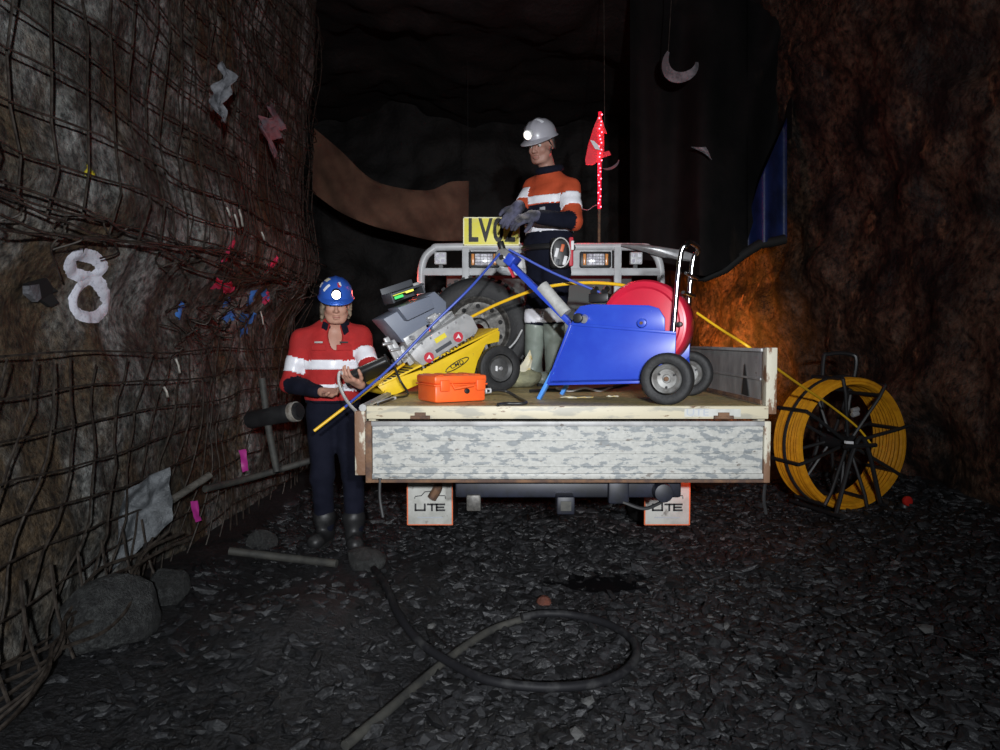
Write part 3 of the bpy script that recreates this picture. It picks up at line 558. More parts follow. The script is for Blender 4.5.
# ------------------------------------------------------------------ the ute
TX, TY = 0.312, 3.24; ZT = 0.975
ute = thing('utility_truck', 'flat tray utility truck with lowered chipped white tailgate and grey headboard', 'truck', (TX, TY, 0))
def T(px, py, D): return W(px, py, D) - Vector((TX, TY, 0))
b = B()
for k in range(1): b.box((0, 1.06, ZT - 0.012), (1.82, 2.08, 0.024))
deck = b.obj('tray_deck', 'ply', ute)
b = B().box((0, 0.0, ZT - 0.030), (1.86, 0.035, 0.060), bev=0.004); rail = b.obj('tray_rear_rail', 'tray_cream', ute)
text_mesh('sticker_lettering', 'UTE', 0.045, 1.3, 'print_grey', Matrix.Translation((0.60, -0.0185, ZT - 0.030)) @ FACE_CAM, rail, 0.0008)
B().box((0.67, -0.018, ZT - 0.031), (0.26, 0.002, 0.036)).obj('sticker', 'flap_white', rail)
for sx in (-1, 1):
    B().box((sx * 0.91, 1.06, ZT - 0.04), (0.035, 2.08, 0.08), bev=0.004).obj('tray_side_rail', 'tray_cream', ute)
# lowered tailgate
tg = B().box((0, -0.018, 0.765), (1.80, 0.022, 0.265)).obj('tailgate', 'tray_paint', ute)
b = B(); b.box((0, -0.03, 0.896), (1.86, 0.03, 0.022), bev=0.004); b.obj('upper_rim', 'steel_grey', tg)
b = B(); b.box((0, -0.03, 0.630), (1.86, 0.03, 0.014), bev=0.003); b.obj('lower_rim', 'rust', tg)
b = B(); b.box((0, -0.028, 0.652), (1.84, 0.024, 0.026), bev=0.005); b.obj('lower_rib', 'tray_paint', tg)
for zz in (0.70, 0.76, 0.82): B().box((0, -0.029, zz), (1.76, 0.006, 0.012), bev=0.002).obj('pressed_rib', 'tray_paint', tg)
for sx, m in ((-1, 'rust'), (1, 'tray_chipped')): B().box((sx * 0.916, -0.03, 0.765), (0.03, 0.034, 0.285), bev=0.004).obj('end_channel', m, tg)
for x in (-0.68, 0.72):
    b = B(); b.cyl((x - 0.045, -0.024, ZT - 0.052), (x + 0.045, -0.024, ZT - 0.052), 0.009, seg=12); b.box((x, -0.024, ZT - 0.04), (0.05, 0.012, 0.022)); b.obj('hinge', 'rust', ute)
# left side gate hanging down, right gate up
sg = B().box((-0.962, 1.04, 0.80), (0.028, 2.0, 0.27)).obj('side_gate', 'tray_paint', ute); B().box((-0.962, 0.02, 0.80), (0.052, 0.05, 0.30), bev=0.004).obj('end_channel', 'tray_chipped', sg)
B().tube([(-0.95, 0.0, ZT - 0.01), (-0.93, 0.9, ZT + 0.005), (-0.92, 2.0, ZT + 0.005)], 0.018, 8).obj('edge_tube', 'steel_grey', sg)
sg = B().box((0.935, 1.04, ZT + 0.135), (0.020, 1.98, 0.26)).obj('side_gate', 'steel_grey', ute)
B().box((0.93, 1.04, ZT + 0.258), (0.034, 1.98, 0.016), bev=0.003).obj('upper_rim', 'steel_grey', sg); B().box((0.93, 1.04, ZT + 0.012), (0.034, 1.98, 0.022), bev=0.003).obj('lower_rim', 'rust', sg)
B().box((0.9235, 1.04, ZT + 0.12), (0.008, 1.94, 0.01)).obj('pressed_rib', 'steel_grey', sg); B().box((0.948, 0.03, ZT + 0.115), (0.05, 0.06, 0.31), bev=0.004).obj('end_channel', 'tray_chipped', sg)
tri = [(0.924, 0.32, ZT + 0.03), (0.924, 0.22, ZT + 0.028), (0.924, 0.285, ZT + 0.185)]; B().slab([Vector(p) for p in tri], (-1, 0, 0), 0.004).obj('triangular_cutout', 'black_matte', sg, 0)
for px0, py0, px1, py1, nm in [(380, 478, 383, 517, 'latch_rod'), (765, 484, 766, 514, 'latch_rod')]:
    a = T(px0, py0, 3.2); c = T(px1, py1, 3.2); B().tube(catmull([a, a * 0.5 + c * 0.5 + Vector((-0.008, 0, 0)), c], 4), 0.008, 7).obj(nm, 'pipe_dark', ute)
# under the tray
bp = B().box((0.02, 0.17, 0.555), (1.10, 0.08, 0.085), bev=0.012).obj('tow_bar', 'chassis', ute)
B().box((0.0, 0.12, 0.495), (0.085, 0.16, 0.085), bev=0.008).obj('hitch_receiver', 'chassis', bp); B().box((0.0, 0.037, 0.495), (0.05, 0.004, 0.045)).obj('hitch_socket', 'hose_dusty', bp); B().box((-0.44, 0.14, 0.49), (0.07, 0.05, 0.08), bev=0.008).obj('trailer_plug', 'rim_spare', bp)
B().box((0.26, 0.12, 0.55), (0.10, 0.05, 0.12), bev=0.01).obj('bracket', 'chassis', bp); B().cyl((0.47, 0.16, 0.55), (0.47, 0.06, 0.55), 0.045, seg=18, bev=0.004).obj('shackle_block', 'chassis', bp)
B().tube(catmull([(0.28, 0.10, 0.50), (0.38, 0.09, 0.47), (0.47, 0.10, 0.50)], 5), 0.009, 6).obj('safety_chain', 'pipe_dark', bp)
for x in (-0.36, 0.36): B().box((x, 2.2, 0.62), (0.07, 4.0, 0.10), bev=0.006).obj('chassis_rail', 'chassis', ute)
B().cyl((-0.7, 1.72, 0.36), (0.7, 1.72, 0.36), 0.05, seg=16).obj('axle', 'chassis', ute); B().ell((0, 1.72, 0.36), (0.16, 0.16, 0.15)).obj('differential', 'chassis', ute)
def tyre(b, m, r, w, seg=40): b.lathe([(r * 0.62, -w * 0.42), (r * 0.74, -w * 0.5), (r * 0.90, -w * 0.5), (r * 0.97, -w * 0.42), (r, -w * 0.25), (r, w * 0.25), (r * 0.97, w * 0.42), (r * 0.90, w * 0.5), (r * 0.74, w * 0.5), (r * 0.62, w * 0.42)], m, seg); return b
for x in (-0.74, 0.74):
    for y in (1.72, 4.45):
        mm = Matrix.Translation((x, y, 0.36)) @ Matrix.Rotation(math.pi / 2, 4, 'Y'); w_ = tyre(B(), mm, 0.38, 0.24, 28).obj('road_wheel', 'rubber', ute); B().lathe([(0.0, -0.02), (0.2, -0.03), (0.238, -0.1), (0.238, 0.1), (0.2, 0.03), (0.0, 0.02)], mm, 24).obj('rim', 'rim_dark', w_)
# mud flaps with printed badge
for px, extra in ((430, True), (667, False)):
    c = T(px, 506, 4.1); fl = B().box((c.x, c.y, 0.32), (0.27, 0.012, 0.27), bev=0.003).obj('mud_flap', 'flap_white', ute); yf = c.y - 0.0075
    for sx in (-1, 1): B().box((c.x + sx * 0.132, c.y, 0.32), (0.007, 0.014, 0.268)).obj('orange_edge', 'orange_red', fl)
    B().box((c.x, c.y, 0.188), (0.26, 0.014, 0.006)).obj('orange_edge', 'orange_red', fl)
    b = B(); zz = 0.275; hh = 0.058; t_ = 0.011
    def st(x0, z0, x1, z1): b.box((c.x + (x0 + x1) / 2, yf, zz + (z0 + z1) / 2), (abs(x1 - x0) + t_, 0.002, abs(z1 - z0) + t_))
    st(-0.085, 0, -0.085, hh * 0.6); st(-0.085, 0, -0.03, 0); st(-0.03, 0, -0.03, hh * 0.6); st(-0.012, hh * 0.6, 0.085, hh * 0.6); st(0.012, 0, 0.012, hh * 0.6); st(0.04, 0, 0.085, 0); st(0.04, 0, 0.04, hh * 0.6); st(0.04, hh * 0.3, 0.08, hh * 0.3)
    b.obj('ute_lettering', 'print_black', fl, 0)
    b = B(); q = [(-0.09, 0.345), (-0.085, 0.358), (-0.05, 0.362), (-0.03, 0.385), (0.015, 0.388), (0.022, 0.362), (0.09, 0.362), (0.092, 0.345)]; b.tube([(c.x + x, yf, z) for x, z in q], 0.003, 5); b.obj('ute_outline', 'print_black', fl, 0)
    B().box((c.x, yf, 0.232), (0.15, 0.002, 0.007)).obj('small_print', 'print_grey', fl, 0)
    if extra: B().tube(catmull([(c.x + 0.035, c.y - 0.05, 0.47), (c.x + 0.05, c.y - 0.05, 0.42), (c.x + 0.015, c.y - 0.045, 0.355)], 4), 0.028, 9).obj('exhaust_tip', 'rust', ute)
tl = B().box((0.80, 0.55, 0.72), (0.14, 0.05, 0.08), bev=0.008).obj('tail_lamp', 'lens_red_lit', ute)
lamp('tail_lamp_light', 'SPOT', (0.92, 0.60, 0.72), 7, (1, 0.10, 0.03), 0.04, (1.05, 1.5, 0.1), 100, 0.9, ute)
# headboard
HD = 5.27
def Hp(px, py, D=HD): p = T(px, py, D); return (p.x, p.y, p.z)
zt_ = Hp(540, 247)[2]; zl = Hp(540, 272)[2]; xl = Hp(421, 300)[0]; xr = Hp(661, 300)[0]; yh = HD - TY
fr = B().tube(catmull([(xl, yh, ZT), (xl, yh, 1.62), (xl + 0.015, yh, zt_ - 0.12), (xl + 0.09, yh, zt_ - 0.02), (xl + 0.2, yh, zt_), (0, yh, zt_), (xr - 0.2, yh, zt_), (xr - 0.09, yh, zt_ - 0.02), (xr - 0.015, yh, zt_ - 0.12), (xr, yh, 1.62), (xr, yh, ZT)], 8), 0.029, 12).obj('headboard_frame', 'frame_grey', ute)
B().box(((xl + xr) / 2, yh, zl), (xr - xl, 0.05, 0.055), bev=0.006).obj('headboard_rail', 'frame_grey', ute); B().box(((xl + xr) / 2, yh, 1.2), (xr - xl, 0.05, 0.055), bev=0.006).obj('headboard_rail', 'frame_grey', ute)
for px in (466, 617): x = Hp(px, 300)[0]; B().box((x, yh - 0.003, (zt_ + ZT) / 2), (0.055, 0.055, zt_ - ZT), bev=0.006).obj('headboard_post', 'frame_grey', ute)
x0 = Hp(470, 0)[0]; x1 = Hp(614, 0)[0]; hp = B().box(((x0 + x1) / 2, yh + 0.005, (zt_ + zl) / 2), (x1 - x0, 0.03, zt_ - zl), bev=0.004).obj('lamp_panel', 'frame_grey', ute)
for px in (484, 595):
    c = Hp(px, 260); b = B().box((c[0], yh - 0.02, c[2]), (0.235, 0.03, 0.12), bev=0.012); lp = b.obj('rear_lamp', 'black_plastic', ute)
    B().box((c[0], yh - 0.037, c[2]), (0.13, 0.012, 0.085), bev=0.006).obj('clear_lens', 'lens_clear', lp)
    for sx in (-1, 1): B().box((c[0] + sx * 0.082, yh - 0.037, c[2]), (0.022, 0.012, 0.085), bev=0.005).obj('amber_lens', 'lens_amber', lp)
    for k in range(5): B().box((c[0] - 0.052 + k * 0.026, yh - 0.0435, c[2]), (0.003, 0.003, 0.08)).obj('lens_rib', 'black_plastic', lp)
    for k in range(3): B().box((c[0], yh - 0.0435, c[2] - 0.022 + k * 0.022), (0.125, 0.003, 0.003)).obj('lens_rib', 'black_plastic', lp)
for px, py, d in ((441, 259, 0.09), (635, 259, 0.09)):
    c = Hp(px, py); lp = B().box((c[0], yh - 0.03, c[2]), (d, 0.06, d), bev=0.008).obj('work_lamp', 'frame_grey', ute); b = B()
    for i in (-1, 1):
        for j in (-1, 1): b.cyl((c[0] + i * 0.02, yh - 0.06, c[2] + j * 0.02), (c[0] + i * 0.02, yh - 0.066, c[2] + j * 0.02), 0.015, seg=14)
    b.obj('led_lens', 'lens_clear', lp); B().box((c[0], yh, c[2] - 0.065), (0.03, 0.03, 0.05)).obj('bracket', 'black_plastic', lp)
c = Hp(419, 288); B().cyl((c[0], yh - 0.03, c[2] - 0.03), (c[0], yh - 0.03, c[2] + 0.03), 0.03, 0.022, seg=16, bev=0.005).obj('marker_lamp', 'lens_red_lit', ute); lamp('marker_light', 'POINT', (c[0] - 0.08, yh + 0.02, c[2]), 5, (1, 0.10, 0.06), 0.03, parent=ute)
# call sign board
c = Hp(491.5, 231.5, 5.24); sb = B().box((c[0], c[1], c[2]), (0.42, 0.012, 0.21), bev=0.004).obj('call_sign_board', 'sign_yellow', ute); b = B()
for dx, dz, w_, h_ in ((0, 0.1, 0.42, 0.008), (0, -0.1, 0.42, 0.008), (-0.206, 0, 0.008, 0.21), (0.206, 0, 0.008, 0.21)): b.box((c[0] + dx, c[1] - 0.007, c[2] + dz), (w_, 0.003, h_))
b.obj('board_edge', 'sign_edge', sb); text_mesh('call_sign_lettering', 'LV02', 0.235, 0.66, 'print_black', Matrix.Translation((c[0] + 0.0, c[1] - 0.008, c[2])) @ FACE_CAM, sb, 0.0012, 1.12)
# cab behind the headboard
cab = B().prism([(2.26, 0.72), (2.26, 1.45), (2.36, 1.86), (3.35, 1.86), (3.85, 1.42), (5.0, 1.32), (5.08, 0.72)], -0.74, 0.74, 0.03); cab.xf(Matrix(((0, 1, 0, 0), (1, 0, 0, 0), (0, 0, 1, 0), (0, 0, 0, 1)))); bmesh.ops.recalc_face_normals(cab.bm, faces=cab.bm.faces); cabo = cab.obj('cab', 'cab_paint', ute)
B().box((0, 2.325, 1.66), (1.22, 0.02, 0.32), (R(-13.7), 0, 0), 0.004).obj('rear_window', 'cab_glass', cabo); 
for sx in (-1, 1): B().box((sx * 0.742, 2.9, 1.62), (0.02, 0.75, 0.3), bev=0.004).obj('side_window', 'cab_glass', cabo)
mr = B().box((0.98, 3.55, 1.52), (0.16, 0.05, 0.24), bev=0.02).obj('wing_mirror', 'black_plastic', ute); B().bar((0.74, 3.55, 1.45), (0.92, 3.55, 1.5), 0.02, 0.02).obj('mirror_arm', 'black_plastic', mr)
for sx in (-1, 1): B().box((sx * 0.73, 4.95, 1.02), (0.05, 0.16, 0.10), bev=0.01).obj('indicator_lamp', 'lens_amber_lit', ute)
lamp('indicator_light', 'SPOT', (0.90, 4.86, 1.04), 330, (1, 0.30, 0.04), 0.06, (2.45, 5.25, 1.25), 105, 1.0, ute)
# LED whip with flag
p = W(599, 244, 5.3); wh = thing('whip_aerial', 'glowing red LED whip aerial with red flag on the headboard', 'whip aerial', p); D = 5.3
ax = lambda py: W(599 + (py - 244) * -0.008, py, D) - p
B().cyl(ax(246), ax(208), 0.011, seg=10).obj('pole', 'rust', wh); B().cyl(ax(209), ax(112), 0.013, seg=10).obj('light_tube', 'led_tube', wh)
for k in range(27):
    py = 207 - k * 3.5; a = k * 2.4; q = ax(py) + Vector((0.010 * math.cos(a), -0.034 if py < 166 else -0.011, 0)); B().ell(q, (0.0065, 0.0065, 0.0065), None, 1).obj('led', 'led_red', wh)
b = B(); ol = [(600, 113), (594, 126), (588, 145), (585, 160), (586, 165), (593, 165), (602, 158), (611, 155), (609, 151), (604, 152), (604, 133), (607, 134), (604, 126)]
cc = W(597, 142, D) - p; b.slab([W(x, y, D - 0.02 + 0.02 * math.sin(y * 0.2)) - p for x, y in ol], (0, -1, 0), 0.006); b.obj('flag', 'flag_red', wh, 0)
B().slab([W(x, y, D - 0.05) - p for x, y in [(590, 140), (594, 141), (599, 146), (600, 150), (595, 149)]], (0, -1, 0), 0.002).obj('flag_emblem', 'decal_white', wh, 0)
B().tube(catmull([ax(205) + Vector((-0.01, 0, 0)), W(594, 206, D) - p, W(588, 210, D) - p, W(582, 209, D) - p], 4), 0.004, 5).obj('lead', 'rag_pink', wh)
lamp('whip_glow', 'POINT', ax(165) + Vector((-0.05, 0.10, 0)), 10, (1, 0.04, 0.06), 0.12, parent=wh)
# plastic wrapped bundle lying on the headboard
root = B(); rows = []
prof = [(622, 244, 2), (640, 246, 4), (660, 250, 6), (680, 254, 7), (694, 257, 5)]
root.tube([W(x, y + 1, 5.18) for x, y, r_ in prof], [r_ * 0.0055 for _, _, r_ in prof], 12); root.bm.verts.ensure_lookup_table()
for v in root.bm.verts: v.co += Vector((0, 0, 0.012)) * float(perlin(np.array(v.co) * 30)) * 2
tag(recenter(root.obj('wrapped_bundle', 'alu', None, 30)), 'silver plastic wrapped bundle lying along the headboard beside the chrome handle', 'bundle')

# ------------------------------------------------------------------ spare wheel standing against the headboard
sw = thing('spare_wheel', 'large black spare tyre on steel rim leaning against the headboard', 'wheel', (W(478, 380, 4.98).x, 4.98, ZT + 0.001)); rr = 0.375
mm = Matrix.Rotation(R(-7), 4, 'X') @ Matrix.Translation((0, 0, rr)) @ Matrix.Rotation(math.pi / 2, 4, 'X')   # local z -> -y
b = B(); tyre(b, Matrix(), rr, 0.22, 56)
for k in range(44):
    a = 2 * math.pi * k / 44
    for s_ in (-1, 1): b.box((0.372 * math.cos(a), 0.372 * math.sin(a), s_ * 0.06), (0.016, 0.028, 0.07), (0, 0, a))
b.xf(mm).obj('tyre', 'rubber', sw)
rim = B().lathe([(0.232, -0.07), (0.232, 0.088), (0.222, 0.092), (0.21, 0.08), (0.195, 0.055), (0.16, 0.05), (0.12, 0.06), (0.085, 0.055), (0.075, 0.03), (0.045, 0.03), (0.045, 0.0), (0.2, 0.0), (0.21, -0.07)], mm, 40).obj('rim', 'rim_spare', sw)
for k in range(10):
    a = 2 * math.pi * (k + .5) / 10; B().cyl((0.168 * math.cos(a), 0.168 * math.sin(a), 0.040), (0.168 * math.cos(a), 0.168 * math.sin(a), 0.056), 0.016, seg=12).xf(mm).obj('vent_hole', 'black_matte', rim)
for k in range(5):
    a = 2 * math.pi * k / 5; B().cyl((0.1 * math.cos(a), 0.1 * math.sin(a), 0.04), (0.1 * math.cos(a), 0.1 * math.sin(a), 0.064), 0.011, seg=10).xf(mm).obj('wheel_stud', 'chrome', rim)

# ------------------------------------------------------------------ rod pusher machine on yellow frame
MO, MA = (-0.45, 3.98), R(28)
mc = thing('rod_pusher_machine', 'grey rod pusher machine tilted on a yellow wheeled frame with slots', 'machine', (MO[0], MO[1], ZT), MA)
def mp(px, py): x, z = PL(px, py, MO, MA); return (x, z - ZT + 0.008)
side = [mp(*q) for q in [(378, 388), (392, 381), (422, 371), (470, 346.5), (497, 331), (500, 333), (499, 343), (486, 346), (478, 362), (474, 377), (446, 378), (432, 380), (396, 396), (386, 397)]]
for y, nm in ((0.0, 'side_plate'), (0.30, 'side_plate')): B().prism(side, y, y + 0.012, 0.003).obj(nm, 'yellow_paint', mc)
def strip(p, q, y0, y1, th, name, m, parent=mc, off=0.0):
    d = Vector((q[0] - p[0], q[1] - p[1])).normalized(); n = Vector((-d.y, d.x)); a = Vector(p) + n * off; c = Vector(q) + n * off
    return B().prism([tuple(a), tuple(c), tuple(c + n * th), tuple(a + n * th)], y0, y1, 0.002).obj(name, m, parent)
a_, c_ = mp(379, 388), mp(498, 331); strip(a_, c_, -0.012, 0.324, 0.012, 'top_flange', 'yellow_paint')
for k in range(7):   # slots in the near end
    t = 0.05 + k * 0.035; p_ = (a_[0] + (c_[0] - a_[0]) * t, a_[1] + (c_[1] - a_[1]) * t); q_ = (a_[0] + (c_[0] - a_[0]) * (t + .016), a_[1] + (c_[1] - a_[1]) * (t + .016)); strip(p_, q_, -0.014, 0.14, 0.004, 'slot', 'black_matte', mc, 0.011)
B().tube([(mp(386, 394)[0], -0.02, mp(386, 394)[1]), (mp(386, 394)[0], 0.33, mp(386, 394)[1])], 0.016, 10).obj('front_bar', 'yellow_paint', mc)
lg = mp(457, 366); b = B()
b.tube([(lg[0] + 0.07 * math.cos(t) + 0.02 * math.sin(t), -0.004, lg[1] + 0.03 * math.sin(t) + 0.03 * math.cos(t)) for t in np.linspace(0, 6.28, 24, endpoint=False)], 0.003, 5, True); b.obj('oval_badge', 'print_black', mc)
text_mesh('badge_lettering', 'CMD', 0.034, 1.2, 'print_black', Matrix.Translation((lg[0], -0.002, lg[1])) @ Matrix.Rotation(R(-22), 4, 'Y') @ FACE_CAM, mc, 0.0008)
# wheels
for y in (-0.05, 0.37):
    w0 = PL(495, 368, MO, MA); r_ = w0[1] - ZT
    m2 = Matrix.Translation((w0[0], y, r_)) @ Matrix.Rotation(math.pi / 2, 4, 'X'); wv = tyre(B(), m2, r_, 0.055, 32).obj('wheel', 'rubber', mc)
    hb = B().lathe([(0, 0.012), (0.03, 0.014), (0.06, 0.008), (0.078, 0.022), (0.082, -0.02), (0, -0.01)], m2, 28).obj('hub', 'rim_dark', wv); B().cyl((0, 0, 0.0), (0, 0, 0.03), 0.012, seg=14, bev=0.002).xf(m2).obj('axle_cap', 'alu', wv); B().box((-0.025, 0.0, 0.016), (0.012, 0.03, 0.006)).xf(m2).obj('hub_sticker', 'decal_white', wv)
w0 = PL(495, 368, MO, MA); B().cyl((w0[0], -0.06, w0[1] - ZT), (w0[0], 0.38, w0[1] - ZT), 0.010, seg=12).obj('axle', 'alu', mc); B().bar((w0[0], 0.02, w0[1] - ZT), (mp(486, 345)[0], 0.02, mp(486, 345)[1]), 0.02, 0.02).obj('axle_strut', 'alu', mc)
# main grey gearbox
bd = B().prism([mp(*q) for q in [(405, 351), (463, 315), (470, 318), (476, 330), (474, 335), (421, 367), (414, 362)]], -0.03, 0.22, 0.004).obj('gearbox', 'machine_grey', mc)
c0, c1 = mp(405, 351), mp(463, 315); dv = Vector((c1[0] - c0[0], c1[1] - c0[1])); ang = math.atan2(dv.y, dv.x)
def onbox(t, s, y=-0.033):   # along box, down from top edge
    d = dv.normalized(); n = Vector((d.y, -d.x)); return (c0[0] + d.x * t + n.x * s, y, c0[1] + d.y * t + n.y * s)
Lb = dv.length; face = Matrix.Rotation(-ang, 4, 'Y') @ FACE_CAM
for t, s in ((0.22, 0.105), (0.74, 0.095)):
    q = onbox(Lb * t, s); dd = B().cyl((q[0], -0.030, q[2]), (q[0], -0.035, q[2]), 0.030, seg=24).obj('red_roundel', 'decal_red', bd); B().data([(q[0], -0.0365, q[2] + 0.017), (q[0] - 0.017, -0.0365, q[2] - 0.012), (q[0], -0.0365, q[2] - 0.004), (q[0] + 0.017, -0.0365, q[2] - 0.012)], [(0, 1, 2), (0, 2, 3)]).obj('roundel_mark', 'decal_white', dd)
q = onbox(Lb * 0.48, 0.098); B().box(q, (0.11, 0.004, 0.020), (0, -ang, 0)).obj('name_strip', 'machine_dark', bd)
q = onbox(Lb * 0.50, 0.045); B().box(q, (0.075, 0.004, 0.028), (0, -ang, 0)).obj('warning_label', 'decal_yellow', bd)
for t in np.linspace(0.08, 0.95, 7):
    for s in (0.015, 0.135): q = onbox(Lb * t, s); B().cyl((q[0], -0.03, q[2]), (q[0], -0.038, q[2]), 0.006, seg=8).obj('bolt', 'alu', bd)
for t in np.linspace(0.05, 0.95, 16): q = onbox(Lb * t, 0.141, -0.03); B().box(q, (0.008, 0.01, 0.008), (0, -ang, 0)).obj('perforation', 'black_matte', bd)
# clamp blocks on top, drive box and display box
b = B(); 
def blk(t, s, dx, dz, dy, y, bev=0.004): q = onbox(t, s, y); b.box(q, (dx, dy, dz), (0, -ang, 0), bev)
blk(Lb * 0.30, -0.02, 0.16, 0.05, 0.10, 0.12); blk(Lb * 0.62, -0.03, 0.06, 0.10, 0.06, 0.08); blk(Lb * 0.80, -0.015, 0.10, 0.05, 0.14, 0.12); b.obj('clamp_block', 'machine_grey', mc)
for t, s in ((0.2, -0.03), (0.55, -0.06), (0.70, -0.06)): q = onbox(Lb * t, s, 0.06); B().cyl(q, (q[0], 0.02, q[2]), 0.012, seg=12).obj('clamp_bolt', 'alu', mc)
b = B(); b.prism([mp(*q) for q in [(388, 320), (440, 292), (452, 303), (452, 312), (408, 344), (402, 336)]], 0.08, 0.30, 0.004); b.obj('drive_box', 'machine_blue_grey', mc)
b = B(); b.prism([mp(*q) for q in [(399, 309), (432, 297), (436, 309), (409, 322)]], 0.02, 0.20, 0.004); eb = b.obj('control_box', 'machine_blue_grey', mc)
e0, e1 = mp(399, 306), mp(431, 295); da = math.atan2(e1[1] - e0[1], e1[0] - e0[0]); ce_ = Vector(((e0[0] + e1[0]) / 2, 0.11, (e0[1] + e1[1]) / 2 + 0.012))
for y_, z_, h_ in ((0.195, 0.045, 0.10), (0.11, 0.052, 0.012)): B().box(ce_ + Vector((0.01, y_, z_)), (0.21, 0.012 if h_ > .05 else 0.17, h_), (0, -da, 0), 0.003).obj('display_hood', 'machine_dark', eb)
for sx in (-1, 1): B().box(ce_ + Vector((0.01 + sx * 0.1 * math.cos(da), 0.11, 0.03 + sx * 0.1 * math.sin(da))), (0.010, 0.17, 0.06), (0, -da, 0), 0.002).obj('hood_cheek', 'machine_dark', eb)
for dx, dz, w_, h_, m in ((-0.03, 0.030, 0.10, 0.016, 'display_yellow'), (-0.035, 0.006, 0.055, 0.016, 'display_green'), (0.03, 0.024, 0.05, 0.016, 'display_yellow'), (0.075, 0.045, 0.04, 0.03, 'machine_grey')): B().box(ce_ + Vector((dx, 0.06, dz + 0.004 + (dx + .03) * 0.3)), (w_, 0.01, h_), (R(-25), -da, 0), 0.002).obj('display', m, eb)
b = B()
for (x0, y0_), (x1, y1_) in (((388, 339), (402, 366)), ((394, 342), (408, 364)), ((403, 348), (414, 366))): p_ = mp(x0, y0_); q_ = mp(x1, y1_); b.bar((p_[0], 0.04, p_[1]), (q_[0], 0.04, q_[1]), 0.022, 0.03, 0.003)
b.obj('clamp_lever', 'machine_grey', mc)
for px, py in ((389, 346), (397, 352), (403, 360)): p_ = mp(px, py); B().cyl((p_[0] - 0.03, 0.02, p_[1]), (p_[0] + 0.03, 0.02, p_[1] + 0.01), 0.009, seg=10, bev=0.002).obj('lever_pin', 'alu', mc)
p_ = mp(438, 379); B().cyl((p_[0], -0.006, p_[1] - 0.005), (p_[0], 0.004, p_[1] - 0.005), 0.03, seg=18).obj('foot_hole', 'black_matte', mc)

# ------------------------------------------------------------------ orange case
cs = thing('equipment_case', 'orange hard plastic equipment case on the tray deck', 'case', (W(452, 400, 3.55).x, 3.50, ZT), R(30))
B().box((0, 0, 0.045), (0.275, 0.215, 0.085), bev=0.012).obj('lower_shell', 'case_orange', cs); B().box((0, 0, 0.113), (0.285, 0.225, 0.042), bev=0.012).obj('lid', 'case_orange', cs); B().box((0, 0, 0.088), (0.29, 0.23, 0.008), bev=0.002).obj('seam_rim', 'case_orange', cs)
for x in (-0.09, 0.105): B().box((x, -0.115, 0.085), (0.05, 0.016, 0.055), bev=0.005).obj('latch', 'case_orange', cs)
B().tube([(-0.05, -0.112, 0.092), (-0.045, -0.128, 0.07), (0.06, -0.128, 0.084), (0.065, -0.112, 0.092)], 0.007, 6).obj('carry_handle', 'case_orange', cs); B().cyl((0.03, -0.106, 0.056), (0.03, -0.120, 0.056), 0.013, seg=16, bev=0.002).obj('purge_valve', 'black_plastic', cs)
for x in (-0.10, -0.035, 0.035, 0.10): B().box((x, 0, 0.134), (0.03, 0.19, 0.006), bev=0.002).obj('lid_rib', 'case_orange', cs)

# ------------------------------------------------------------------ blue reel cart with red drum
CO, CA = (0.795, 3.32), R(-25)
ct = thing('cable_reel_cart', 'blue steel reel cart with red drum, chrome handle and two rubber wheels', 'cart', (CO[0], CO[1], ZT), CA)
def cp(px, py): x, z = PL(px, py, CO, CA); return (x, z - ZT)
wb_ = 0.60   # width across the axle
low = [cp(*q) for q in [(571, 324), (676, 333), (675, 358), (660, 374), (642, 382), (548, 384)]]; up = [cp(*q) for q in [(570, 326), (573, 313), (579, 306), (590, 304), (648, 305), (658, 308), (664, 318), (664, 334)]]
for y in (0.0, wb_ - 0.22):
    sp = B().prism(low, y, y + 0.014, 0.003).obj('side_panel', 'blue_paint', ct); B().prism(up, y + 0.016, y + 0.028, 0.003).obj('upper_plate', 'blue_paint', ct)
    for p_, q_ in ((low[0], low[1]), (low[0], low[5]), (low[5], low[4])): B().bar((p_[0], y - 0.004, p_[1]), (q_[0], y - 0.004, q_[1]), 0.008, 0.014, 0.002).obj('panel_flange', 'blue_paint', sp)
b = B(); pts = [low[5], low[0], up[2]]
B().bar((low[5][0], wb_ / 2 - 0.1, low[5][1] + 0.01), (low[4][0], wb_ / 2 - 0.1, low[4][1] + 0.01), wb_ - 0.2, 0.012).obj('base_plate', 'blue_paint', ct)
def leg(y):
    p_ = cp(549, 381); return B().bar((p_[0] + 0.02, y, p_[1] + 0.05), (cp(538, 402)[0], y, 0.0), 0.035, 0.02, 0.003).obj('leg', 'blue_light', ct)
leg(0.015); leg(0.36)
nx_, nz_ = cp(579, 318); kb = B().cyl((nx_, 0.016, nz_), (nx_, -0.028, nz_), 0.024, seg=18, bev=0.004).obj('knob', 'black_plastic', ct); B().cyl((nx_ + 0.025, 0.014, nz_), (nx_ + 0.025, -0.006, nz_ - 0.008), 0.02, seg=14).obj('latch_plate', 'alu', ct)
bx_, bz_ = cp(642, 323); B().cyl((bx_, 0.016, bz_), (bx_, -0.012, bz_), 0.022, seg=18, bev=0.003).obj('axle_bearing', 'blue_paint', ct); B().cyl((bx_, -0.011, bz_), (bx_, -0.018, bz_), 0.008, seg=12).obj('axle_bolt', 'rust', ct)
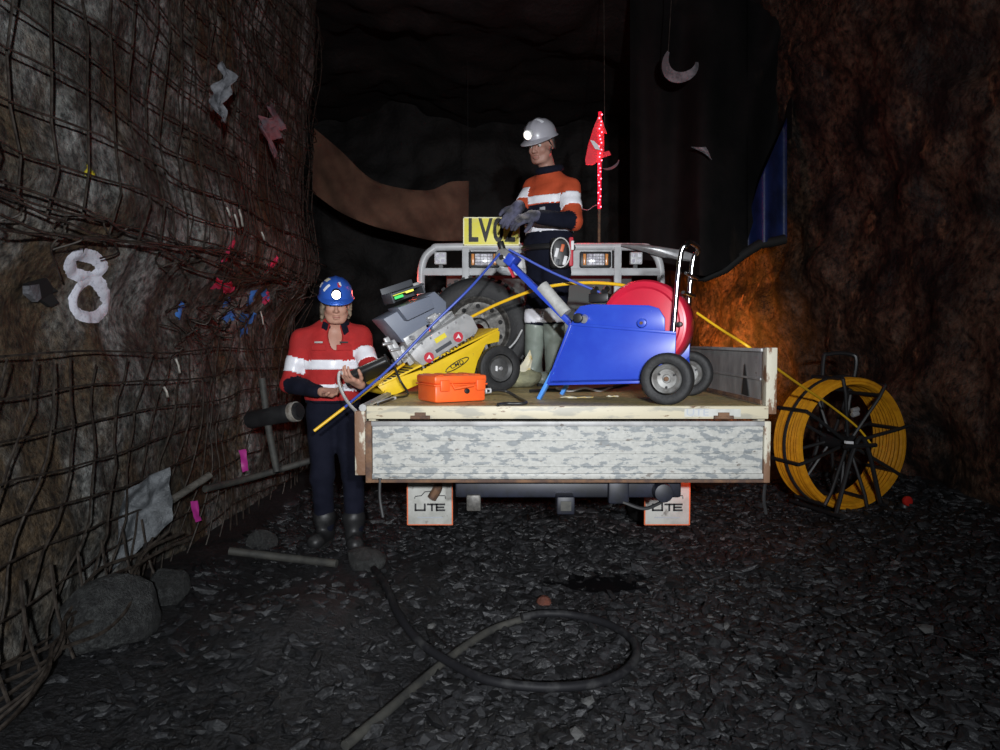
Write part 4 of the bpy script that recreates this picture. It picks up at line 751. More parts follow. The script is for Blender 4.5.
# drum between the plates
dx_, dz_ = bx_ - 0.02, bz_ - 0.015; Rd = 0.222
md = Matrix.Translation((dx_, 0.19, dz_ + 0.01)) @ Matrix.Rotation(math.pi / 2, 4, 'X')
dr = B().lathe([(0, 0.10), (Rd - 0.035, 0.10), (Rd - 0.01, 0.092), (Rd, 0.075), (Rd, -0.075), (Rd - 0.01, -0.092), (Rd - 0.035, -0.10), (0, -0.10)], md, 48).obj('drum', 'drum_red', ct)
B().lathe([(Rd - 0.045, 0.100), (Rd - 0.035, 0.108), (Rd - 0.02, 0.103), (Rd - 0.02, 0.09), (Rd - 0.045, 0.09)], md, 48).obj('drum_rim', 'drum_red', dr); kx, kz = cp(677, 324); B().cyl((kx, 0.09, kz), (kx, 0.05, kz), 0.013, seg=12, bev=0.003).obj('drum_knob', 'black_plastic', dr)
B().cyl((dx_, 0.05, dz_ + 0.01), (dx_, 0.33, dz_ + 0.01), 0.02, seg=14).obj('drum_axle', 'alu', dr)
# road wheels
for y in (-0.03, wb_ - 0.03):
    wx, wz = cp(668.5, 386); r_ = 0.123
    m2 = Matrix.Translation((wx, y, r_)) @ Matrix.Rotation(math.pi / 2, 4, 'X'); wv = tyre(B(), m2, r_, 0.085, 40).obj('wheel', 'rubber', ct)
    hb = B().lathe([(0, 0.018), (0.018, 0.018), (0.022, 0.010), (0.045, 0.012), (0.058, 0.03), (0.066, 0.034), (0.07, 0.028), (0.074, -0.03), (0, -0.015)], m2, 32).obj('hub', 'rim_steel', wv); B().cyl((0, 0, 0), (0, 0, 0.03), 0.011, seg=14, bev=0.002).xf(m2).obj('axle_nut', 'rust', wv)
    for k in range(3): a = k * 2.1 + 0.5; B().cyl((0.04 * math.cos(a), 0.04 * math.sin(a), 0.010), (0.04 * math.cos(a), 0.04 * math.sin(a), 0.018), 0.006, seg=8).xf(m2).obj('hub_bolt', 'black_plastic', wv)
B().cyl((wx, -0.03, 0.123), (wx, wb_ - 0.03, 0.123), 0.012, seg=12).obj('axle', 'chrome', ct); B().bar((wx, 0.03, 0.123), (low[2][0] - 0.03, 0.03, low[2][1] + 0.04), 0.03, 0.012).obj('axle_bracket', 'blue_paint', ct); B().bar((wx, wb_ - 0.1, 0.123), (low[2][0] - 0.02, 0.36, low[2][1] + 0.1), 0.03, 0.012).obj('axle_bracket', 'blue_paint', ct)
# chrome handle: two uprights and a top bend
h0 = cp(671, 345); h1 = cp(679, 258); ht = cp(683, 243); yo = 0.36
P = catmull([(h0[0], 0.03, h0[1]), (h1[0], 0.03, h1[1]), (ht[0] + 0.01, 0.04, ht[1] - 0.005), (ht[0] + 0.02, 0.09, ht[1] + 0.012), (ht[0] + 0.02, yo - 0.07, ht[1] + 0.012), (ht[0] + 0.01, yo - 0.01, ht[1] - 0.005), (h1[0], yo, h1[1]), (h0[0], yo, h0[1])], 7)
B().tube(P, 0.0125, 12).obj('handle', 'chrome', ct)
c_ = cp(680, 292); B().cyl((c_[0] + 0.008, 0.03, c_[1]), (c_[0] + 0.008, yo, c_[1]), 0.008, seg=10).obj('handle_crossbar', 'chrome', ct); B().cyl((c_[0] + 0.02, 0.03, c_[1] + 0.09), (c_[0] + 0.02, yo, c_[1] + 0.09), 0.008, seg=10).obj('handle_crossbar', 'chrome', ct)
# boom arm with wrapped sleeve and guide pulley
ya = 0.20
def ca(px, py, y=ya): # point on a plane parallel to the near side, y behind it
    o2 = (CO[0] - math.sin(CA) * y, CO[1] + math.cos(CA) * y); x, z = PL(px, py, o2, CA); return Vector((x, y, z - ZT))
A0, A1, A2, A3 = ca(578, 330), ca(566, 314), ca(542, 286), ca(505, 258)
B().bar(A0 + Vector((0.05, 0, -0.05)), A3, 0.045, 0.03, 0.004).obj('boom_arm', 'blue_paint', ct); B().tube([A1, A1 * 0.5 + A2 * 0.5, A2], [0.036, 0.034, 0.036], 14).obj('wrapped_sleeve', 'wrap_tape', ct)
pu = B().lathe([(0, 0.035), (0.045, 0.035), (0.05, 0.03), (0.038, 0.012), (0.036, 0), (0.038, -0.012), (0.05, -0.03), (0.045, -0.035), (0, -0.035)], Matrix.Translation(A3) @ Matrix.Rotation(math.pi / 2, 4, 'X'), 28).obj('guide_pulley', 'rim_steel', ct)
B().cyl(A3 + Vector((0.0, -0.05, 0)), A3 + Vector((0, 0.05, 0)), 0.014, seg=12).obj('pulley_pin', 'chrome', ct); B().box(A3 + Vector((0.045, 0, -0.015)), (0.05, 0.10, 0.06), (0, R(40), 0), 0.006).obj('pulley_fork', 'blue_paint', ct)
B().cyl(A3 + Vector((-0.015, 0, 0.045)), A3 + Vector((-0.03, 0, 0.09)), 0.020, seg=14, bev=0.004).obj('clamp_knob', 'black_plastic', ct); B().bar(A3 + Vector((0.03, -0.01, -0.05)), A3 + Vector((0.06, -0.01, -0.11)), 0.02, 0.012).obj('release_lever', 'decal_red', ct)
sp_ = ca(600, 298, 0.30); b = B(); b.box(sp_, (0.11, 0.07, 0.05), bev=0.008); b.cyl(sp_ + Vector((-0.03, -0.02, 0.03)), sp_ + Vector((-0.03, 0.02, 0.05)), 0.018, seg=12); b.cyl(sp_ + Vector((0.03, -0.02, 0.03)), sp_ + Vector((0.03, 0.02, 0.05)), 0.018, seg=12); b.obj('cord_feeder', 'black_plastic', ct)
ctm = Matrix.Translation(ct.location) @ Matrix.Rotation(CA, 4, 'Z'); A3w = ctm @ A3; spw = ctm @ sp_

# ------------------------------------------------------------------ yellow rod, blue cord, loose cables on the tray
def cable(name, P, r, m, label, cat='cable', n=8, seg=8): return tag(recenter(B().tube(catmull(P, n), r, seg).obj(name, m, None, 60)), label, cat)
drw = ctm @ Vector((dx_ - 0.05, 0.24, dz_ + Rd - 0.02))
cable('fibreglass_rod', [W(471, 317, 4.22), W(500, 303, 4.15), W(540, 288.5, 4.05), (W(580, 283, 3.95)), W(618, 284.5, 3.85), W(640, 291, 3.75)], 0.0095, 'rod_yellow', 'yellow rod arching from the rod pusher machine to the red drum', 'rod')
cable('fibreglass_rod', [W(314, 431, 3.72), W(350, 403.5, 3.8), W(394, 371, 3.9), W(404, 364, 3.95)], 0.0085, 'rod_yellow', 'yellow rod end sticking out past the tray towards the man in red', 'rod')
cable('fibreglass_rod', [W(697, 313, 3.85), W(722, 330, 3.72), W(748, 346.5, 3.53), W(772, 365, 3.75), W(800, 385, 4.2), W(832, 407, 4.75), W(858, 428, 4.98), W(874, 448, 5.05)], 0.0075, 'rod_yellow', 'yellow rod running from the red drum over the raised side gate to the large reel', 'rod')
cable('pull_cord', [A3w + Vector((-0.03, -0.02, 0.02)), W(470, 288, 3.7), W(430, 327, 3.66), W(390, 368, 3.62), W(345, 407, 3.7)], 0.007, 'cord_blue', 'blue cord stretched from the boom pulley down past the rod pusher machine', 'cord')
cable('pull_cord', [A3w + Vector((0.02, -0.02, 0.045)), (A3w + spw) / 2 + Vector((0, 0, 0.03)), spw + Vector((0.0, 0.0, 0.03))], 0.007, 'cord_blue', 'blue cord stretched from the boom pulley to the black feeder on the cart', 'cord')
z1 = ZT + 0.012
def D_(px, py, lift=0.012): D = (1.28 - ZT - lift) * FPX / (py - 340); return W(px, py, D)
cable('power_lead', [W(487, 391, 3.55), W(498, 390, 3.6), W(508, 392, 3.62), D_(518, 398), D_(526, 403), D_(506, 403.5), D_(498, 404.5)], 0.008, 'cable_black', 'black lead plugged into the orange case')
tag(recenter(B().cyl(W(485, 391, 3.56), W(491, 390.5, 3.57), 0.014, seg=14, bev=0.003).obj('plug', 'cable_grey', None)), 'grey plug on the side of the orange case', 'plug')
cable('power_lead', [D_(530, 391), D_(550, 390), D_(575, 390.5), D_(600, 389), D_(618, 386), D_(630, 383)], 0.010, 'cable_black', 'thick black lead coiled under the blue cart', n=6)
cable('power_lead', [D_(556, 388, 0.03), D_(570, 391), D_(585, 388, 0.03), D_(600, 391), D_(612, 387, 0.02)], 0.006, 'cable_grey', 'thin grey lead tangled under the blue cart', n=6)
cable('power_lead', [W(493, 347, 4.3), W(505, 350, 4.4), W(515, 342, 4.45), W(522, 330, 4.5)], 0.006, 'cable_grey', 'thin grey lead curling off the yellow frame before the spare tyre', n=6)
cable('power_lead', [D_(378, 404), D_(395, 398), D_(408, 394), W(400, 380, 3.75), W(392, 360, 3.85)], 0.006, 'cable_black', 'black lead running over the tray corner to the machine', n=6)
for k, (px, py, lab) in enumerate([(577, 397, 'scrap of yellowed paper on the tray deck under the cart'), (612, 396, 'tiny pale paper scrap on the deck beside the cart wheel')]):
    c = D_(px, py, 0.004); s_ = 0.085 if k == 0 else 0.03; n_ = 12
    b = B(); b.slab([c + Vector((s_ * (1 + 0.25 * math.sin(3 * a + k)) * math.cos(a), 0.4 * s_ * (1 + 0.3 * math.cos(2 * a)) * math.sin(a), 0.004 * math.sin(4 * a))) for a in np.linspace(0, 6.28, n_, endpoint=False)], (0, 0, -1), 0.003); tag(recenter(b.obj('paper_scrap', 'paper', None, 0)), lab, 'paper')
cloth('paper_wrapper', 'paper', [W(515, 376, 4.45), W(530, 350, 4.5), W(533, 360, 4.5), W(527, 380, 4.42)], 8, 8, 0.02, 0.05, (2, 2), 'crumpled yellow and red wrapper beside the grey boots', 'wrapper', seed=8.8)
# canvas bag by the boots
b = B(); b.ell((0, 0, 0.06), (0.14, 0.10, 0.065), None, 3)
for v in b.bm.verts: v.co += v.co.normalized() * 0.05 * float(perlin(np.array(v.co) * 14)); v.co.z = max(v.co.z, 0)
o = b.obj('canvas_bag', 'canvas_olive', None, 60); o.location = (W(520, 384, 4.6).x, 4.5, ZT + 0.002); tag(o, 'crumpled olive canvas bag on the deck before the grey boots', 'bag')

# ------------------------------------------------------------------ big yellow rod reel on a black stand
rx0 = W(840, 508, 5.0); gz0 = gz(rx0.x + 0.0, 5.0); RR = 0.47
rl = thing('rod_reel', 'large reel of yellow duct rod on a black wheeled stand', 'reel', (rx0.x + 0.01, 5.05, gz0), R(16))
cz = RR + 0.03; mr_ = Matrix.Translation((0, 0, cz)) @ Matrix.Rotation(math.pi / 2, 4, 'X')
b = B()
for k in range(9):
    y = -0.12 + 0.24 * k / 8
    for j in range(2):
        q = RR - 0.012 - j * 0.022 - 0.004 * (k % 2); b.tube([(q * math.cos(a), y + 0.006 * math.sin(a * 3 + k), cz + q * math.sin(a)) for a in np.linspace(0, 2 * math.pi, 64, endpoint=False)], 0.0155, 6, True)
coil = b.obj('rod_coil', 'reel_yellow', rl); tag(coil, 'coiled yellow rod')
for k in range(8):
    a = 2 * math.pi * k / 8 + 0.25; ro = RR + 0.012; c_, s_ = math.cos(a), math.sin(a)
    b = B()
    for y in (-0.15, 0.15): b.tube([(0.05 * c_, y * 0.6, cz + 0.05 * s_), (0.38 * c_, y, cz + 0.38 * s_), (ro * c_, y, cz + ro * s_)], 0.013, 7)
    b.tube([(ro * c_, -0.15, cz + ro * s_), (ro * c_, 0.15, cz + ro * s_)], 0.014, 7); b.tube([(0.40 * c_, -0.15, cz + 0.40 * s_), (0.40 * c_, 0.15, cz + 0.40 * s_)], 0.014, 7); b.obj('spoke', 'black_plastic', rl)
B().tube([((RR + 0.004) * math.cos(a), 0.0, cz + (RR + 0.004) * math.sin(a)) for a in np.linspace(0, 2 * math.pi, 64, endpoint=False)], 0.012, 7, True).obj('centre_hoop', 'black_plastic', rl)
B().lathe([(0.0, 0.13), (0.06, 0.13), (0.06, -0.13), (0.0, -0.13)], mr_, 24).obj('hub', 'black_plastic', rl)
b = B()
P = catmull([(-0.20, 0.20, 0.02), (0.0, 0.21, 0.5), (0.02, 0.21, 1.06), (0.06, 0.20, 1.13), (0.22, 0.16, 1.13), (0.26, 0.14, 1.06), (0.24, 0.19, 0.7), (0.20, 0.20, 0.02)], 6); b.tube(P, 0.016, 8)
P = catmull([(-0.20, -0.20, 0.02), (-0.05, -0.2, 0.5), (0.05, -0.2, 0.5), (0.20, -0.2, 0.02)], 5); b.tube(P, 0.016, 8)
for x in (-0.2, 0.2): b.tube([(x, -0.26, 0.025), (x, 0.26, 0.025)], 0.016, 8)
b.tube([(0, -0.21, cz), (0, 0.21, cz)], 0.02, 10); b.tube([(-0.15, -0.21, cz), (0.12, -0.21, cz)], 0.016, 8); b.obj('stand', 'black_plastic', rl)
for q in ((-0.10, -0.22, cz + 0.22), (-0.10, -0.22, cz + 0.25)): B().cyl(q, (q[0] + 0.05, q[1], q[2] + 0.01), 0.018, seg=14, bev=0.003).obj('guide_roller', 'alu', rl)
B().box((-0.12, -0.22, cz + 0.03), (0.06, 0.02, 0.018), (0, 0.1, 0)).obj('brake_tab', 'decal_white', rl)

# ------------------------------------------------------------------ people: smooth distance fields meshed with surface nets
class SDF:
    def __init__(s): s.p = []
    def cone(s, a, b, r1, r2, k=0.02, lab=0): s.p.append(('c', np.array(a, float), np.array(b, float), r1, r2, k, lab)); return s
    def ell(s, c, r, Rm=None, k=0.02, lab=0, sub=False): s.p.append(('s' if sub else 'e', np.array(c, float), np.array(r, float), np.eye(3) if Rm is None else np.array(Rm), 0, k, lab)); return s
    @staticmethod
    def dist(q, X, Y, Z):
        if q[0] == 'c':
            a, b, r1, r2 = q[1:5]; ab = b - a; L = ab @ ab + 1e-12
            px, py, pz = X - a[0], Y - a[1], Z - a[2]; t = np.clip((px * ab[0] + py * ab[1] + pz * ab[2]) / L, 0, 1)
            return np.sqrt((px - t * ab[0]) ** 2 + (py - t * ab[1]) ** 2 + (pz - t * ab[2]) ** 2) - (r1 + (r2 - r1) * t)
        c, r, Rm = q[1:4]; px, py, pz = X - c[0], Y - c[1], Z - c[2]
        l = [px * Rm[0, i] + py * Rm[1, i] + pz * Rm[2, i] for i in range(3)]
        k0 = np.sqrt(sum((l[i] / r[i]) ** 2 for i in range(3))); k1 = np.sqrt(sum((l[i] / r[i] ** 2) ** 2 for i in range(3))) + 1e-9
        return k0 * (k0 - 1) / k1
    def box(s):
        lo = np.full(3, 9e9); hi = -lo
        for q in s.p:
            if q[0] == 'c': pts = [(q[1], q[3]), (q[2], q[4])]
            else: pts = [(q[1], max(q[2]))]
            for c, r in pts: lo = np.minimum(lo, c - r); hi = np.maximum(hi, c + r)
        return lo, hi
    def mesh(s, h, wr=0.0, wf=14, seed=0.0, cut=None):
        lo, hi = s.box(); lo = lo - 0.03; hi = hi + 0.03; n = np.ceil((hi - lo) / h).astype(int) + 1
        ax = [lo[i] + h * np.arange(n[i]) for i in range(3)]; F = np.full(n, 0.3, np.float64)
        for q in s.p:
            if q[0] == 'c': a = np.minimum(q[1] - q[3], q[2] - q[4]); b = np.maximum(q[1] + q[3], q[2] + q[4])
            else: a = q[1] - max(q[2]); b = q[1] + max(q[2])
            m_ = max(0.03, q[5] * 1.2); i0 = np.clip(((a - m_ - lo) / h).astype(int), 0, n); i1 = np.clip(((b + m_ - lo) / h).astype(int) + 2, 0, n)
            sl = tuple(slice(i0[i], i1[i]) for i in range(3)); X, Y, Z = np.meshgrid(*[ax[i][sl[i]] for i in range(3)], indexing='ij', sparse=True)
            d = s.dist(q, X, Y, Z); k = q[5]; f = F[sl]
            if q[0] == 's': hh = np.clip(0.5 - 0.5 * (f + d) / k, 0, 1); F[sl] = f * (1 - hh) - d * hh + k * hh * (1 - hh)
            else: hh = np.clip(0.5 + 0.5 * (f - d) / k, 0, 1); F[sl] = f * (1 - hh) + d * hh - k * hh * (1 - hh)
        if cut is not None:
            X, Y, Z = np.meshgrid(*ax, indexing='ij', sparse=True); F = np.maximum(F, cut(X, Y, Z))
        if wr:
            idx = np.argwhere(np.abs(F) < 0.03); P = lo + idx * h; F[tuple(idx.T)] += wr * (perlin(P * wf + seed) + 0.5 * perlin(P * np.array([wf * 1.1, wf * 1.1, wf * 2.4]) + seed + 9))
        return nets(F, lo, h)
    def label(s, V):
        best = np.full(len(V), 9e9); lab = np.zeros(len(V), int)
        for q in s.p:
            if q[0] == 's': continue
            d = s.dist(q, V[:, 0], V[:, 1], V[:, 2]); m_ = d < best; best[m_] = d[m_]; lab[m_] = q[6]
        return lab
def nets(F, lo, h):
    n = np.array(F.shape); I = F < 0
    cnt = np.zeros(n - 1, np.int8)
    for a in (0, 1):
        for b in (0, 1):
            for c in (0, 1): cnt += I[a:n[0] - 1 + a, b:n[1] - 1 + b, c:n[2] - 1 + c]
    act = np.argwhere((cnt > 0) & (cnt < 8)); idm = np.full(n - 1, -1, np.int64); idm[tuple(act.T)] = np.arange(len(act))
    S_ = np.zeros((len(act), 3)); N_ = np.zeros(len(act)); off = [(a, b, c) for a in (0, 1) for b in (0, 1) for c in (0, 1)]
    val = {o: F[act[:, 0] + o[0], act[:, 1] + o[1], act[:, 2] + o[2]] for o in off}
    for o in off:
        for k in range(3):
            if o[k]: continue
            o2 = list(o); o2[k] = 1; o2 = tuple(o2); f0, f1 = val[o], val[o2]; m_ = (f0 < 0) != (f1 < 0); t = np.where(m_, f0 / np.where(m_, f0 - f1, 1), 0)
            p = np.array(o, float)[None] + np.zeros((len(act), 1)); p[:, k] += t; S_[m_] += p[m_]; N_[m_] += 1
    V = lo + (act + S_ / N_[:, None]) * h; Q = []
    for k in range(3):
        u, v = (k + 1) % 3, (k + 2) % 3; s0 = [slice(1, n[i] - 1) for i in range(3)]; s0[k] = slice(0, n[k] - 1); s1 = list(s0); s1[k] = slice(1, n[k])
        A, C = I[tuple(s0)], I[tuple(s1)]; e = np.argwhere(A != C); base = e.copy(); base[:, u] += 1; base[:, v] += 1
        ins = A[tuple(e.T)]; du = np.eye(3, dtype=int)[u]; dv_ = np.eye(3, dtype=int)[v]
        q = np.stack([idm[tuple((base - du - dv_).T)], idm[tuple((base - dv_).T)], idm[tuple(base.T)], idm[tuple((base - du).T)]], 1)
        q[~ins] = q[~ins][:, ::-1]; Q.append(q)
    return V, np.concatenate(Q)
def npmesh(name, V, Q, m, parent, mats=None, midx=None):
    me = bpy.data.meshes.new(name); me.vertices.add(len(V)); me.vertices.foreach_set('co', np.asarray(V, float).ravel()); k = Q.shape[1]
    me.loops.add(Q.size); me.loops.foreach_set('vertex_index', Q.ravel().astype(np.int32)); me.polygons.add(len(Q)); me.polygons.foreach_set('loop_start', np.arange(0, Q.size, k, dtype=np.int32)); me.update(calc_edges=True)
    o = link(name, me, m, parent, 0, mats); me.polygons.foreach_set('use_smooth', [True] * len(Q))
    if midx is not None: me.polygons.foreach_set('material_index', midx.astype(np.int32))
    return o
def vnormals(V, Q):
    n = np.zeros_like(V); fn = np.cross(V[Q[:, 2]] - V[Q[:, 0]], V[Q[:, 3]] - V[Q[:, 1]])
    for i in range(4): np.add.at(n, Q[:, i], fn)
    return n / (np.linalg.norm(n, axis=1)[:, None] + 1e-12)
def band(name, V, Q, sel, off, m, parent, edge=None):   # a strip of cloth sewn on: the selected faces lifted by off, with sides
    q = Q[sel]; used, inv = np.unique(q, return_inverse=True); q2 = inv.reshape(q.shape); Nn = vnormals(V, Q)[used]; A = V[used] + Nn * off; Bv = V[used] - Nn * 0.002; k = len(used)
    ed = {}
    for f in q2:
        for i in range(4):
            a, b = f[i], f[(i + 1) % 4]
            if (b, a) in ed: del ed[(b, a)]
            else: ed[(a, b)] = 1
    sides = np.array([(b, a, a + k, b + k) for a, b in ed]) if ed else np.zeros((0, 4), int)
    return npmesh(name, np.concatenate([A, Bv]), np.concatenate([q2, sides]).astype(int), m, parent)
def v3(*a): return np.array(a, float)
def hand(sd, wrist, d, pn, side, curl, k=0.006, infl=0.0, lab=5, spread=0.05, tcurl=0.5):
    """wrist -> fingers along d, palm faces pn, thumb leaves on 'side' (+1: along d x pn)"""
    d = d / np.linalg.norm(d); pn = pn - d * (pn @ d); pn /= np.linalg.norm(pn); sv = np.cross(d, pn) * side
    K = wrist + d * 0.092
    for j, u in enumerate((0.030, 0.010, -0.010, -0.029)):       # palm
        sd.cone(wrist + sv * u * 0.75 + d * 0.012, K + sv * u - d * abs(u) * 0.25, 0.0155 + infl, 0.0135 + infl, 0.016, lab)
    lens = [(0.040, 0.026, 0.021), (0.045, 0.029, 0.022), (0.041, 0.027, 0.021), (0.032, 0.021, 0.019)]
    for j, u in enumerate((0.032, 0.0105, -0.0105, -0.031)):
        c = curl[j] if isinstance(curl, (list, tuple)) else curl; p = K + sv * u - d * (0.004 + abs(u) * 0.2); ang = 0.0; dd = d + sv * (u * spread * 30)
        for q, l in enumerate(lens[j]):
            ang += c * (0.7, 1.0, 0.7)[q]; v = dd / np.linalg.norm(dd) * math.cos(ang) + pn * math.sin(ang); e = p + v * l; r = (0.0098, 0.0090, 0.0082, 0.0072)
            sd.cone(p, e, r[q] + infl, r[q + 1] + infl, k if q else 0.010, lab); p = e
    p = wrist + d * 0.028 + sv * 0.026 + pn * 0.006; v = d * 0.62 + sv * 0.75 + pn * 0.25
    for q, l in enumerate((0.042, 0.032, 0.026)):
        v = v / np.linalg.norm(v); e = p + v * l; r = (0.0135, 0.0115, 0.0105, 0.0085); sd.cone(p, e, r[q] + infl, r[q + 1] + infl, 0.010 if q == 0 else k, lab); p = e; v = v + d * 0.35 * tcurl - sv * 0.55 * tcurl + pn * 0.45 * tcurl
def head(sd, C, Rm, lab=1):
    f = lambda x, y, z: C + Rm @ v3(x, y, z)
    E = lambda c, r, k=0.012, sub=False: sd.ell(f(*c), r, Rm, k, lab, sub)
    E((0, .012, .030), (.075, .096, .092)); E((0, -.028, -.040), (.058, .066, .074), 0.02); sd.cone(f(-.03, -.045, -.085), f(.03, -.045, -.085), .028, .028, .02, lab); E((0, -.078, -.098), (.024, .018, .018), .02)
    for s_ in (-1, 1):
        E((s_ * .038, -.062, -.030), (.024, .024, .024), .02); sd.cone(f(s_ * .008, -.092, .022), f(s_ * .048, -.075, .022), .010, .010, .012, lab)
        E((s_ * .033, -.104, .002), (.017, .016, .011), .008, True); E((s_ * .076, .008, -.012), (.008, .020, .032), .008)
        E((s_ * .012, -.103, -.036), (.009, .011, .008), .006); sd.cone(f(s_ * .05, -.03, -.06), f(s_ * .03, -.06, -.095), .022, .020, .02, lab)
    sd.cone(f(0, -.092, .010), f(0, -.115, -.030), .008, .0125, .008, lab)
    E((0, -.098, -.064), (.024, .009, .006), .006); E((0, -.096, -.077), (.021, .010, .007), .006); E((0, -.108, -.070), (.024, .006, .0022), .003, True)
def eyes(root, C, Rm, brow):
    Mx = Matrix.Translation(Vector(C)) @ Matrix(Rm.tolist()).to_4x4()
    for s_ in (-1, 1):
        e = B().ell((s_ * .033, -.082, .002), (.0125, .0125, .0125), None, 3).xf(Mx).obj('eye', 'eye_white', root); B().ell((s_ * .032, -.0925, -.001), (.006, .004, .006), None, 2).xf(Mx).obj('iris', 'eye_dark', e)
        B().tube([(s_ * .014, -.104, .022), (s_ * .034, -.100, .028), (s_ * .052, -.086, .022)], [.0045, .005, .003], 6).xf(Mx).obj('eyebrow', brow, root)
    B().tube([(-.022, -.1005, -.069), (-.010, -.1065, -.0685), (0, -.1072, -.0695), (.010, -.1065, -.0685), (.022, -.1005, -.069)], [.002, .0045, .0045, .0045, .002], 6).xf(Mx).obj('lips', 'lip', root)
def helmet(root, C, Rm, m, lens_m, stickers, sc=0.94):
    Mx = Matrix.Translation(Vector(C)) @ Matrix(Rm.tolist()).to_4x4(); Lc = Mx @ Matrix.Translation((0, 0.008, 0.050)) @ Matrix.Rotation(R(4), 4, 'X') @ Matrix.Diagonal((sc, sc, sc * 1.04, 1))
    def dome(sc): 
        rows = []
        for i in range(15):
            ph = i / 14 * math.pi / 2; row = []
            for j in range(48):
                a = 2 * math.pi * j / 48; x = 0.113 * math.sin(ph) * math.cos(a); y = 0.140 * math.sin(ph) * math.sin(a); z = 0.118 * math.cos(ph) ** 0.85
                rg = 0.006 * math.exp(-((x) / 0.014) ** 2) * max(0, z / 0.118) + 0.003 * math.exp(-((abs(x) - 0.045) / 0.010) ** 2) * max(0, z / 0.118); row.append(Vector((x * sc, y * sc, z * sc + rg)))
            rows.append(row)
        return rows
    b = B(); outer = dome(1.0); brim = []; brim2 = []
    for j in range(48):
        a = 2 * math.pi * j / 48; fr_ = max(0, -math.sin(a)); ex = 0.010 + 0.048 * fr_ ** 2.5; brim.append(Vector((0.113 * math.cos(a) * (1 + ex / 0.113), 0.140 * math.sin(a) * (1 + ex / 0.140), -0.010 - 0.012 * fr_ ** 2))); brim2.append(brim[-1] + Vector((0, 0, -0.004)))
    rows = outer + [brim, brim2] + dome(0.955)[::-1]; vs = [[b.bm.verts.new(p) for p in r] for r in rows]
    for i in range(len(vs) - 1):
        for j in range(48): b.bm.faces.new((vs[i][j], vs[i][(j + 1) % 48], vs[i + 1][(j + 1) % 48], vs[i + 1][j]))
    bmesh.ops.remove_doubles(b.bm, verts=b.bm.verts, dist=1e-5); bmesh.ops.recalc_face_normals(b.bm, faces=b.bm.faces); ho = b.xf(Lc).obj('helmet', m, root, 50)
    B().cyl((0, -0.135, 0.045), (0, -0.176, 0.040), 0.030, 0.034, seg=24, bev=0.004).xf(Lc).obj('cap_lamp', 'black_plastic' if lens_m == 'cap_lens_lit' else 'decal_white', ho); B().cyl((0, -0.175, 0.040), (0, -0.180, 0.0395), 0.027, seg=24).xf(Lc).obj('lamp_lens', lens_m, ho)
    for th, ph, w_, h_, mm_, rz in stickers:   # th azimuth from front, ph elevation
        x = 0.113 * math.cos(R(ph)) * math.sin(R(th)); y = -0.140 * math.cos(R(ph)) * math.cos(R(th)); z = 0.118 * math.sin(R(ph)) ** 0.85; n = Vector((x / 0.113 ** 2, y / 0.14 ** 2, z / 0.118 ** 2)).normalized(); b = B(); q = n.to_track_quat('Z', 'Y').to_matrix().to_4x4() @ Matrix.Rotation(R(rz), 4, 'Z')
        nn = 8; vv = []
        for i in range(nn + 1):
            row = []
            for j in range(5):
                p = Vector((x, y, z)) + q @ Vector((w_ * (j / 4 - .5), h_ * (i / nn - .5), 0)); kk = math.sqrt((p.x / 0.113) ** 2 + (p.y / 0.140) ** 2 + (max(p.z, 0) / 0.118) ** 2.2); p = p / kk * 1.012; row.append(b.bm.verts.new(p + n * 0.005))
            vv.append(row)
        for i in range(nn):
            for j in range(4): b.bm.faces.new((vv[i][j], vv[i][j + 1], vv[i + 1][j + 1], vv[i + 1][j]))
        b.xf(Lc).obj('sticker', mm_, ho)
    return ho, Lc

